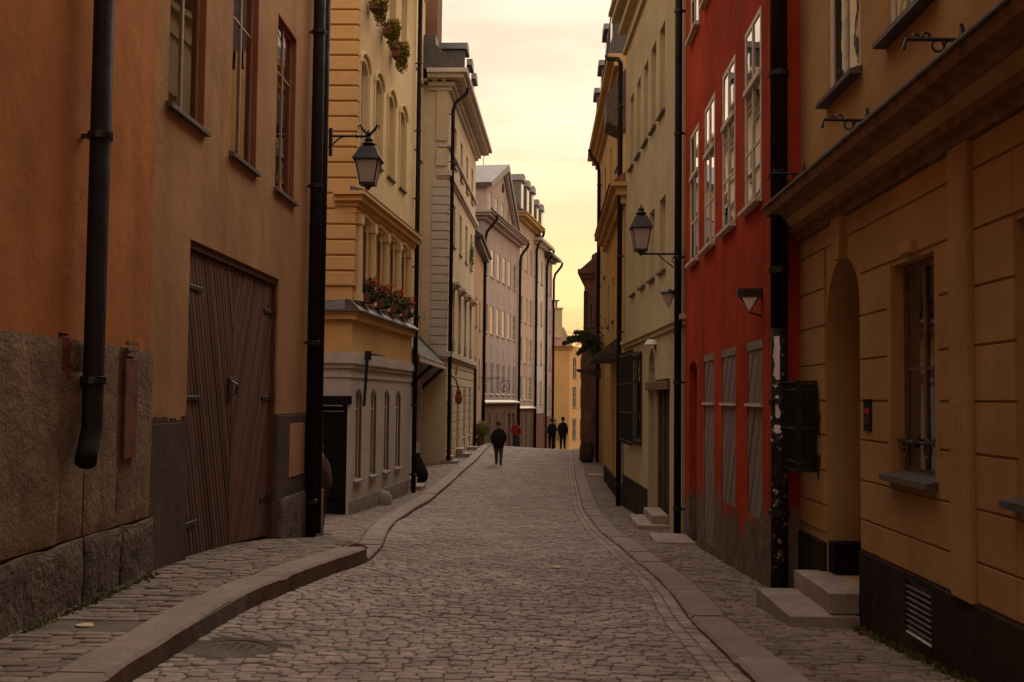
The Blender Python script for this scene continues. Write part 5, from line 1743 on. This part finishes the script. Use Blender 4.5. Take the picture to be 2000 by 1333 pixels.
for u, v, lab in ((1.05, 10.45, 'big hanging flower clump high up, topmost and nearest of three'), (2.50, 10.34, 'big hanging flower clump high up, middle of three'), (3.60, 10.14, 'big hanging flower clump high up, next to the drainpipe')):
    t = thing('flower_box', lab, 'flower box', F2.w(u, v, .2), 'hanging boxes under the upper windows')
    put('trough', MB().box(-.18, .18, v - .1, v + .06, .05, .28, .02), 'soil_pot', t, F2, u)
    mb = MB()
    leaves(mb, (0, v + .05, .26), (.23, .27, .2), 800, .085)
    leaves(mb, (.0, v - .22, .27), (.16, .24, .15), 380, .075)
    put('foliage', mb, 'leaf_olive', t, F2, u)
    mb = MB()
    for _ in range(95):
        a, b = random.gauss(0, .11), random.uniform(-.05, .31)
        leaves(mb, (a, v + b, .26 + random.uniform(-.05, .19)), (.04, .035, .04), 6, .045)
    put('blossom', mb, 'petal_yellow', t, F2, u)
    mb = MB()
    for _ in range(34):
        a, b = random.gauss(0, .10), random.uniform(-.50, -.05)
        leaves(mb, (a, v + b, .27 + random.uniform(-.05, .15)), (.04, .045, .04), 6, .045)
    put('blossom', mb, 'petal_wine', t, F2, u)
t = thing('flower_box', 'trailing green plant in an upper window of the buff house', 'flower box', F4.w(10, 8), None)
mb = MB()
leaves(mb, (0, 8.5, .1), (.25, .7, .12), 200, .12)
put('foliage', mb, 'leaf_olive', t, F4, 10.3)
# potted shrub by the far steps
t = thing('potted_shrub', 'yellow green shrub in a pot past the far doorstep', 'shrub', (-3.1, 57.6, float(gz(-3.1, 57.6)) + .05))
fr = Frame(-3.05, 57.6, 90, -1)
zb = float(gz(-3.1, 57.6)) + .03
put('pot', MB().lathe([(.16, zb), (.24, zb + .4), (.26, zb + .42), (.22, zb + .43)], k=14), 'soil_pot', t, fr)
mb = MB()
leaves(mb, (.05, zb + .85, 0), (.55, .42, .45), 900, .15)
put('foliage', mb, 'leaf_olive', t, fr)
# evergreen garland on an iron rail over the shop by the barrel
t = thing('evergreen_garland', 'evergreen branches fixed on an iron rail over the shop by the brown house', 'garland', (2.2, 46.5, 4))
fr = Frame(1.95, 46.5, 90, -1)
put('rail', MB().tube([(-.2, 4.55, 0), (1.0, 4.55, 0)], .03, 6).tube([(.4, 4.5, 0), (.9, 3.9, 0)], .025, 6), 'black_iron', t, fr)
for i, (a, b, c, d) in enumerate(((.4, 4.0, -1.0, 3.9), (.3, 4.1, -.5, 4.35), (.4, 3.9, -.4, 3.5), (.3, 3.8, .3, 3.1), (.2, 4.0, -.8, 4.1))):
    dz = random.uniform(-.3, .3)
    br = put('branch', MB().tube([(a, b, 0), ((a + c) / 2, (b + d) / 2 + .12, dz), (c, d, dz)], [.03, .02, .006], 5), 'plank_dark', t, fr)
    mb = MB()
    for k in range(16):
        f_ = k / 15
        p = (a + (c - a) * f_, b + (d - b) * f_ + .1 * math.sin(f_ * 3.1), dz * f_)
        leaves(mb, p, (.17 - .1 * f_, .15 - .08 * f_, .2), 60, .16, needle=True, up=-.2)
        leaves(mb, p, (.12, .10, .15), 14, .13, up=-.2)
    put('needles', mb, 'leaf_conifer', br)
mb = MB()
leaves(mb, (.25, 3.85, 0), (.45, .5, .3), 420, .13)
put('foliage', mb, 'leaf_conifer', t, fr)
mb = MB()
for k in range(34):
    a0 = (random.uniform(-.1, .5), 4.0 + random.uniform(-.3, .3), 0)
    dx, dz = random.uniform(-1.1, .8), random.uniform(-.7, .55)
    dn = random.uniform(-.4, .4)
    mb.tube([a0, (a0[0] + dx * .5, a0[1] + dz * .5 + .1, dn * .5), (a0[0] + dx, a0[1] + dz, dn)], [.014, .009, .003], 4)
put('twigs', mb, 'plank_dark', t, fr)
t = thing('sign_board', 'wooden hanging sign shelf below the evergreen garland', 'sign', (1.9, 46.6, 2.6))
put('board', MB().prism([(-.45, 2.75), (.55, 2.45), (.55, 2.9), (.1, 2.82), (-.45, 2.85)], -.25, .0), 'plank_dark', t, fr)
put('bracket', MB().tube([(.5, 2.9, -.1), (.5, 3.6, -.1)], .02, 6), 'black_iron', t, fr)
# post and barrel under it
t = thing('timber_post', 'thick dark timber post carrying the garland above the barrel', 'post', (2.0, 48.5, -1.1))
fr = Frame(1.98, 48.5, 90, -1)
put('shaft', rough_block(-.22, .22, -1.15, 4.2, -.35, .0, .02, .15, 8.), 'brown_plaster', t, fr)
put('base_stone', MB().box(-.28, .28, -1.2, -.85, -.4, .05, .02), 'rough_granite', t, fr)
zb = float(gz(1.9, 47.6)) + .012
t = thing('planter_barrel', 'dark wooden barrel standing on the pavement under the evergreen garland', 'barrel', (1.95, 47.6, zb))
fr = Frame(1.98, 47.6, 90, -1)
for k in range(14):
    a0, a1 = 2 * math.pi * k / 14 + .01, 2 * math.pi * (k + 1) / 14 - .01
    prof = [(.24, 0), (.29, .25), (.31, .45), (.29, .65), (.25, .85)]
    vs_ = []
    for r_, z_ in prof:
        vs_ += [(r_ * math.cos(a0), zb + z_, r_ * math.sin(a0)), (r_ * math.cos(a1), zb + z_, r_ * math.sin(a1)), (.85 * r_ * math.cos(a1), zb + z_, .85 * r_ * math.sin(a1)), (.85 * r_ * math.cos(a0), zb + z_, .85 * r_ * math.sin(a0))]
    fs_ = []
    for q in range(4):
        for j in range(4):
            fs_.append((q * 4 + j, (q + 1) * 4 + j, (q + 1) * 4 + (j + 1) % 4, q * 4 + (j + 1) % 4))
    fs_ += [(0, 1, 2, 3), (19, 18, 17, 16)]
    put('stave', MB().add(vs_, fs_), 'plank_dark', t, fr)
for z_, r_ in ((.15, .285), (.7, .29)):
    put('hoop', MB().lathe([(r_, zb + z_ - .025), (r_ + .012, zb + z_ - .02), (r_ + .012, zb + z_ + .02), (r_, zb + z_ + .025)], k=20), 'black_iron', t, fr)
put('soil', MB().lathe([(.2, zb + .6), (.2, zb + .78), (.05, zb + .8)], k=12), 'soil_pot', t, fr)

t = thing('roadside_shrub', 'thin green shrub with bare twigs before the amber house', 'shrub', (1.1, 97, float(gz(1.1, 97))))
fr = Frame(1.15, 97, 90, -1)
zb = float(gz(1.1, 97))
mb = MB().tube([(0, zb, 0), (.05, zb + 2.2, 0), (0, zb + 3.6, 0)], [.06, .045, .02], 6)
for k in range(14):
    a = random.uniform(-.3, 1.3)
    z0_ = zb + random.uniform(1.6, 3.4)
    mb.tube([(.02, z0_, 0), (a * .5, z0_ + .35, random.uniform(-.3, .3)), (a, z0_ + random.uniform(.3, .9), random.uniform(-.4, .4))], [.02, .014, .006], 5)
put('trunk', mb, 'plank_dark', t, fr)
mb = MB()
leaves(mb, (-.1, zb + 3.4, 0), (.55, 1.1, .4), 700, .16)
leaves(mb, (.6, zb + 2.6, 0), (.8, .6, .4), 160, .13)
put('crown', mb, 'leaf_green', t, fr)
# small shop signs down the street
def sign(label, x, y, z, w, hgt, arm_x, mat='black_iron'):
    t = thing('hanging_sign', label, 'sign', (x, y, z), 'iron shop signs')
    fr = Frame(x, y, 90, -1)
    put('arm', MB().tube([(0, z + hgt + .12, 0), (arm_x - x, z + hgt + .12, 0)], .018, 6).tube([(arm_x - x, z + hgt - .1, 0), ((arm_x - x) * .5, z + hgt + .1, 0)], .012, 6), 'black_iron', t, fr)
    mb = MB()
    k = 14
    ol = [(w / 2 * math.cos(a), z + hgt / 2 + hgt / 2 * math.sin(a)) for a in np.linspace(0, 2 * math.pi, k, endpoint=False)]
    mb.tube([(a, b, 0) for a, b in ol] + [(ol[0][0], ol[0][1], 0)], .02, 6)
    put('ring', mb, mat, t, fr)
    put('emblem', MB().tube([(-.08, z + .12, 0), (0, z + .34, 0), (.1, z + .2, 0)], .03, 6), 'black_iron', t, fr)
    return t
sign('round iron shop sign on a long arm before the mauve house', -1.95, 62, 2.0, .55, .6, -3.3)
t = thing('wall_sign', 'carved dark sign figure on the ground floor of the buff house', 'sign', F4.w(1.2, 1.6))
put('arm', MB().tube([(1.2, 2.6, 0), (1.2, 2.35, .3), (1.2, 1.9, .42)], .03, 6), 'black_iron', t, F4)
put('figure', MB().lathe([(.03, 1.35), (.14, 1.45), (.16, 1.62), (.10, 1.75), (.12, 1.85), (.05, 1.95)], (1.2, 0, .42), 10).prism([(1.1, 2.5), (1.5, 2.75), (1.55, 2.9), (1.15, 2.65)], .28, .34), 'rust_metal', t, F4)
t = thing('torch_bracket', 'thin black torch bracket with a crosspiece on the cream house corner', 'bracket', F2.w(.9, 1.8))
put('rod', MB().tube([(.85, 1.4, .10), (.88, 2.62, .16)], .035, 6), 'black_iron', t, F2)
put('crosspiece', MB().tube([(.88, 2.55, .16), (.88, 2.52, .55)], [.03, .008], 6).box(.84, .92, 2.42, 2.62, .10, .24), 'black_iron', t, F2)
# black rubbish sack against the straw house
zb = float(gz(-3.6, 35)) + .05
mb = MB()
mb.lathe([(.14, 0), (.24, .03), (.28, .22), (.22, .45), (.12, .68), (.05, .80), (.07, .86), (.02, .88)], k=12)
mb.v = [(a + .05 * noise.noise(Vector((a * 6, b * 6, c * 6))) - b * .12, b, c + .05 * noise.noise(Vector((b * 5, a * 6, 3)))) for a, b, c in mb.v]
top('rubbish_sack', mb, 'bag_black', 'black sack slumped on the pavement before the straw house', 'sack', (-3.68, 35, zb), smooth=True)
# fallen leaves, scraps
def flat_leaf(x, y, z, s_, rz, mat, label, tilt=.1):
    mb = MB()
    ol = [(0, -.5), (.28, -.3), (.42, .0), (.3, .25), (.12, .42), (0, .55), (-.14, .4), (-.34, .2), (-.4, -.05), (-.25, -.32)]
    mb.add([(a * s_, .01 + .10 * s_ * abs(a), b * s_) for a, b in ol] + [(a * s_, .006 + .10 * s_ * abs(a), b * s_) for a, b in ol], [tuple(range(10)), tuple(range(19, 9, -1))] + [(i, (i + 1) % 10, (i + 1) % 10 + 10, i + 10) for i in range(10)])
    o = top('fallen_leaf', mb, mat, label, 'leaf', (x, y, z + .012), rz, 'fallen leaves')
    return o
flat_leaf(-2.9, 7.22, float(zpl(7.2)) - .025, .14, 1.2, 'dry_leaf', 'yellow leaf lying on the sunken drain slab')
for x, y, s_, lab in ((.20, 12.9, .13, 'pale leaf alone in the middle of the cobbles'), (-.55, 26.8, .2, 'pale scrap left of the middle of the cobbles'), (.12, 22.2, .15, 'pale scrap on the cobbles, left of a close pair'),
                      (.30, 22.0, .14, 'pale scrap on the cobbles, right of a close pair'), (.42, 23.5, .15, 'small pale leaf just beyond the pair of scraps'), (.72, 41, .3, 'farthest pale scrap near the right kerb')):
    flat_leaf(x, y, float(gz(x, y)), s_, random.uniform(0, 3), 'dry_leaf', lab)
for x, y in ((1.66, 6.9), (2.05, 7.3), (2.28, 6.75), (2.33, 7.9), (1.8, 7.9), (2.1, 8.5), (2.38, 8.4), (1.75, 6.4), (2.2, 6.3)):
    flat_leaf(x, y, float(gz(x, y)) + .012, .05, random.uniform(0, 3), 'soil_pot', 'small brown leaf on the pavement below the ochre house')

# moss and weeds in the angle of wall and pavement
mb = MB()
for _ in range(900):
    y = random.uniform(5.2, 8.75)
    x = 2.455 - abs(random.gauss(0, .035))
    z = float(gz(x, y)) + .012
    a = random.uniform(0, 6.28)
    hgt_ = random.uniform(.008, .045)
    w_ = random.uniform(.006, .02)
    mb.add([(x - w_ * math.cos(a), z, -(y - w_ * math.sin(a))), (x + w_ * math.cos(a), z, -(y + w_ * math.sin(a))), (x + random.uniform(-.02, .01), z + hgt_, -(y + random.uniform(-.02, .02)))], [(0, 1, 2)])
for _ in range(500):
    y = random.uniform(6.9, 9.3)
    x = -3.18 + abs(random.gauss(0, .03))
    z = float(zpl(y))
    a = random.uniform(0, 6.28)
    w_ = random.uniform(.006, .018)
    mb.add([(x - w_ * math.cos(a), z, -(y - w_ * math.sin(a))), (x + w_ * math.cos(a), z, -(y + w_ * math.sin(a))), (x + random.uniform(-.02, .01), z + random.uniform(.008, .035), -(y + random.uniform(-.02, .02)))], [(0, 1, 2)])
top('weeds', mb, 'moss', 'moss and small weeds in the angle between walls and pavement', 'weeds', kind='stuff')

# ------------------------------------------------------------------ people
def person(label, x, y, z, height, face, joints_mod, mats, hair, coat=None, bag=False):
    """one skinned body; materials by height; hair as a child"""
    S = height / 1.75
    J_ = {'pelvis': (0, 0, .95, .145), 'waist': (0, .0, 1.08, .135), 'chest': (0, .01, 1.30, .160), 'neck0': (0, 0, 1.46, .085), 'neck': (0, .01, 1.51, .055), 'head0': (0, .02, 1.58, .078), 'head': (0, .02, 1.66, .088), 'head1': (0, .01, 1.72, .060),
          'hipl': (-.095, 0, .90, .115), 'kneel': (-.10, .03, .50, .085), 'anklel': (-.10, .0, .10, .062), 'toel': (-.11, .13, .04, .038),
          'hipr': (.095, 0, .90, .115), 'kneer': (.10, .03, .50, .085), 'ankler': (.10, .0, .10, .062), 'toer': (.11, .13, .04, .038),
          'shl': (-.165, 0, 1.39, .075), 'elbl': (-.25, -.02, 1.14, .052), 'wrl': (-.25, .07, .90, .036), 'hal': (-.25, .09, .83, .036),
          'shr': (.165, 0, 1.39, .075), 'elbr': (.25, -.02, 1.14, .052), 'wrr': (.25, .07, .90, .036), 'har': (.25, .09, .83, .036)}
    for k, v in joints_mod.items():
        J_[k] = v
    E_ = [('pelvis', 'waist'), ('waist', 'chest'), ('chest', 'neck0'), ('neck0', 'neck'), ('neck', 'head0'), ('head0', 'head'), ('head', 'head1'),
          ('pelvis', 'hipl'), ('hipl', 'kneel'), ('kneel', 'anklel'), ('anklel', 'toel'), ('pelvis', 'hipr'), ('hipr', 'kneer'), ('kneer', 'ankler'), ('ankler', 'toer'),
          ('chest', 'shl'), ('shl', 'elbl'), ('elbl', 'wrl'), ('wrl', 'hal'), ('chest', 'shr'), ('shr', 'elbr'), ('elbr', 'wrr'), ('wrr', 'har')]
    ks = list(J_)
    me = bpy.data.meshes.new('body_base')
    me.from_pydata([tuple(c * S for c in J_[k][:3]) for k in ks], [(ks.index(a), ks.index(b)) for a, b in E_], [])
    ob = bpy.data.objects.new('body_base', me)
    COL.objects.link(ob)
    md = ob.modifiers.new('skin', 'SKIN')
    md.use_smooth_shade = True
    for i, k in enumerate(ks):
        sv = me.skin_vertices[0].data[i]
        r_ = J_[k][3] * S
        sv.radius = (r_ * (1.25 if k in ('chest', 'waist', 'pelvis') else 1.0), r_ * (.85 if k in ('chest', 'waist') else 1.0))
        sv.use_root = (k == 'pelvis')
    ob.modifiers.new('sub', 'SUBSURF').levels = 2
    dg = bpy.context.evaluated_depsgraph_get()
    bm_ = bpy.data.meshes.new_from_object(ob.evaluated_get(dg))
    bpy.data.objects.remove(ob)
    vs = [Vector(v.co) for v in bm_.vertices]
    fs = [tuple(p.vertices) for p in bm_.polygons]
    nb = len(vs)
    # coat: flare the trunk down to the hem
    if coat:
        hem = coat * S
        for v in vs:
            if hem < v.z < 1.35 * S and abs(v.x) < .2 * S:
                k_ = 1 + .30 * min(1., (1.35 * S - v.z) / (.6 * S))
                v.y *= k_
                v.x *= 1 + .12 * (k_ - 1) / .3
    # fingers and thumb rooted in each palm, one mesh with the body
    for sx, hk, wk in ((-1, 'hal', 'wrl'), (1, 'har', 'wrr')):
        ph, pw = Vector(J_[hk][:3]) * S, Vector(J_[wk][:3]) * S
        d_ = (ph - pw).normalized()
        ac = Vector((0, 1, 0)) - d_ * d_.y
        ac = ac.normalized() if ac.length > .05 else Vector((0, 0, 1))
        inn = Vector((-sx, 0, 0))
        for i, ln in enumerate((.062, .074, .070, .055)):
            p0 = ph + ac * (.026 - .017 * i) * S
            tb = MB().tube([p0, p0 + d_ * ln * .55 * S, p0 + (d_ * ln * .9 + inn * .018) * S, p0 + (d_ * ln * 1.05 + inn * .035) * S], [.009 * S, .0085 * S, .008 * S, .006 * S], 6)
            o_ = len(vs)
            vs += [Vector(q) for q in tb.v]
            fs += [tuple(i_ + o_ for i_ in f) for f in tb.f]
        p0 = pw + (ph - pw) * .5 + ac * .02 * S
        tb = MB().tube([p0, p0 + (ac * .03 + d_ * .025 + inn * .01) * S, p0 + (ac * .035 + d_ * .055 + inn * .02) * S], [.011 * S, .010 * S, .007 * S], 6)
        o_ = len(vs)
        vs += [Vector(q) for q in tb.v]
        fs += [tuple(i_ + o_ for i_ in f) for f in tb.f]
    # nose and ears
    hx, hy, hz, hr = J_['head']
    for c, r_ in (((hx, hy + hr * 1.0, hz - .025), .017), ((hx - hr * .98, hy, hz - .02), .02), ((hx + hr * .98, hy, hz - .02), .02)):
        tb = MB().blob((c[0] * S, c[2] * S, c[1] * S), r_ * S, 6, 4)
        o_ = len(vs)
        vs += [Vector((a, c_, b)) for a, b, c_ in tb.v]
        fs += [tuple(i_ + o_ for i_ in f[::-1]) for f in tb.f]
    out = bpy.data.meshes.new('person')
    out.from_pydata([tuple(v) for v in vs], [], fs)
    for m_ in mats:
        out.materials.append(MATS[m_])
    hemz = (coat or .86) * S
    hd = Vector(J_['hal'][:3]) * S
    hd2 = Vector(J_['har'][:3]) * S
    wl_, wr_ = Vector(J_['wrl'][:3]) * S, Vector(J_['wrr'][:3]) * S
    nz = (J_['neck'][2] - .01) * S
    for p in out.polygons:
        c = p.center
        if c.z > nz or (c - hd).length < .085 * S and c.z < wl_.z + .01 or (c - hd2).length < .085 * S and c.z < wr_.z + .01:
            p.material_index = 0
        elif c.z > hemz or abs(c.x) > .19 * S and c.z > .6 * S:
            p.material_index = 1
        elif c.z > .085 * S:
            p.material_index = 2
        else:
            p.material_index = 3
    out.shade_smooth()
    o = bpy.data.objects.new('person', out)
    COL.objects.link(o)
    o.location = (x, y, z)
    o.rotation_euler = (0, 0, face)
    o['label'] = label
    o['category'] = 'person'
    o['group'] = 'people in the street'
    # hair
    mb = MB()
    k, hN = 12, 7
    vs_, fs_ = [], []
    for i in range(hN + 1):
        th = math.pi * .62 * i / hN
        for j in range(k):
            a = 2 * math.pi * j / k
            front = max(0, math.sin(a))
            rr = hr * S * (1.13 + .04 * math.sin(5 * a))
            t2 = th * (1 - .38 * front)
            vs_.append((hx * S + rr * math.sin(t2) * math.cos(a), hz * S + .012 * S + rr * 1.12 * math.cos(t2), hy * S - .01 * S + rr * math.sin(t2) * math.sin(a)))
    for i in range(hN):
        for j in range(k):
            fs_.append((i * k + j, i * k + (j + 1) % k, (i + 1) * k + (j + 1) % k, (i + 1) * k + j))
    mb.add(vs_, fs_)
    me = mb.mesh('hair', 1, hair, True)
    ho = bpy.data.objects.new('cap' if hair == 'cap_white' else 'hair', me)
    COL.objects.link(ho)
    ho.parent = o
    return o
walk = {'kneel': (-.09, .16, .51, .085), 'anklel': (-.09, .20, .11, .062), 'toel': (-.09, .33, .07, .038), 'kneer': (.10, -.02, .50, .085), 'ankler': (.10, -.26, .15, .06), 'toer': (.10, -.17, .04, .038),
        'elbl': (-.27, -.10, 1.15, .068), 'wrl': (-.25, -.02, .92, .05), 'hal': (-.24, .01, .85, .036), 'elbr': (.27, .02, 1.15, .068), 'wrr': (.24, .16, .98, .05), 'har': (.23, .20, .92, .036)}
fat = {'chest': (0, .01, 1.28, .225), 'waist': (0, 0, 1.08, .225), 'pelvis': (0, 0, .93, .21), 'head': (0, .02, 1.66, .098), 'head0': (0, .02, 1.58, .085),
       'hipl': (-.085, 0, .88, .13), 'hipr': (.085, 0, .88, .13)}
person('person in dark jacket and blue jeans walking away up the middle of the street', -1.60, 44, float(gz(-1.6, 44)), 1.70, 0., dict(walk, **fat), ('skin', 'coat_black', 'denim', 'shoe_black'), 'hair_brown', coat=.72)
person('person in a red jacket further off beside the mauve house', -1.43, 67.5, float(gz(-1.43, 67.5)), 1.72, R(170), walk, ('skin', 'coat_red', 'denim', 'shoe_black'), 'hair_brown', coat=.82)
person('person in dark clothes beyond the crest, left one of the pair', .68, 63, float(gz(.68, 63)), 1.66, R(15), dict(walk, **fat), ('skin', 'coat_black', 'trousers_dark', 'shoe_black'), 'hair_dark', coat=.6)
person('person in dark clothes beyond the crest, right one of the pair', 1.27, 62.4, float(gz(1.27, 62.4)), 1.76, R(-10), dict(fat), ('skin', 'coat_black', 'trousers_dark', 'shoe_black'), 'hair_dark', coat=.7)
person('person in brown coat half hidden by the double drainpipe at the alley', -3.47, 17.9, float(gz(-3.5, 17.9)) + .05, 1.42, R(80),
       dict(fat, head=(0, .06, 1.66, .088), head1=(0, .05, 1.72, .06), head0=(0, .05, 1.58, .078)), ('skin', 'coat_brown', 'trousers_dark', 'shoe_black'), 'hair_dark', coat=.35)
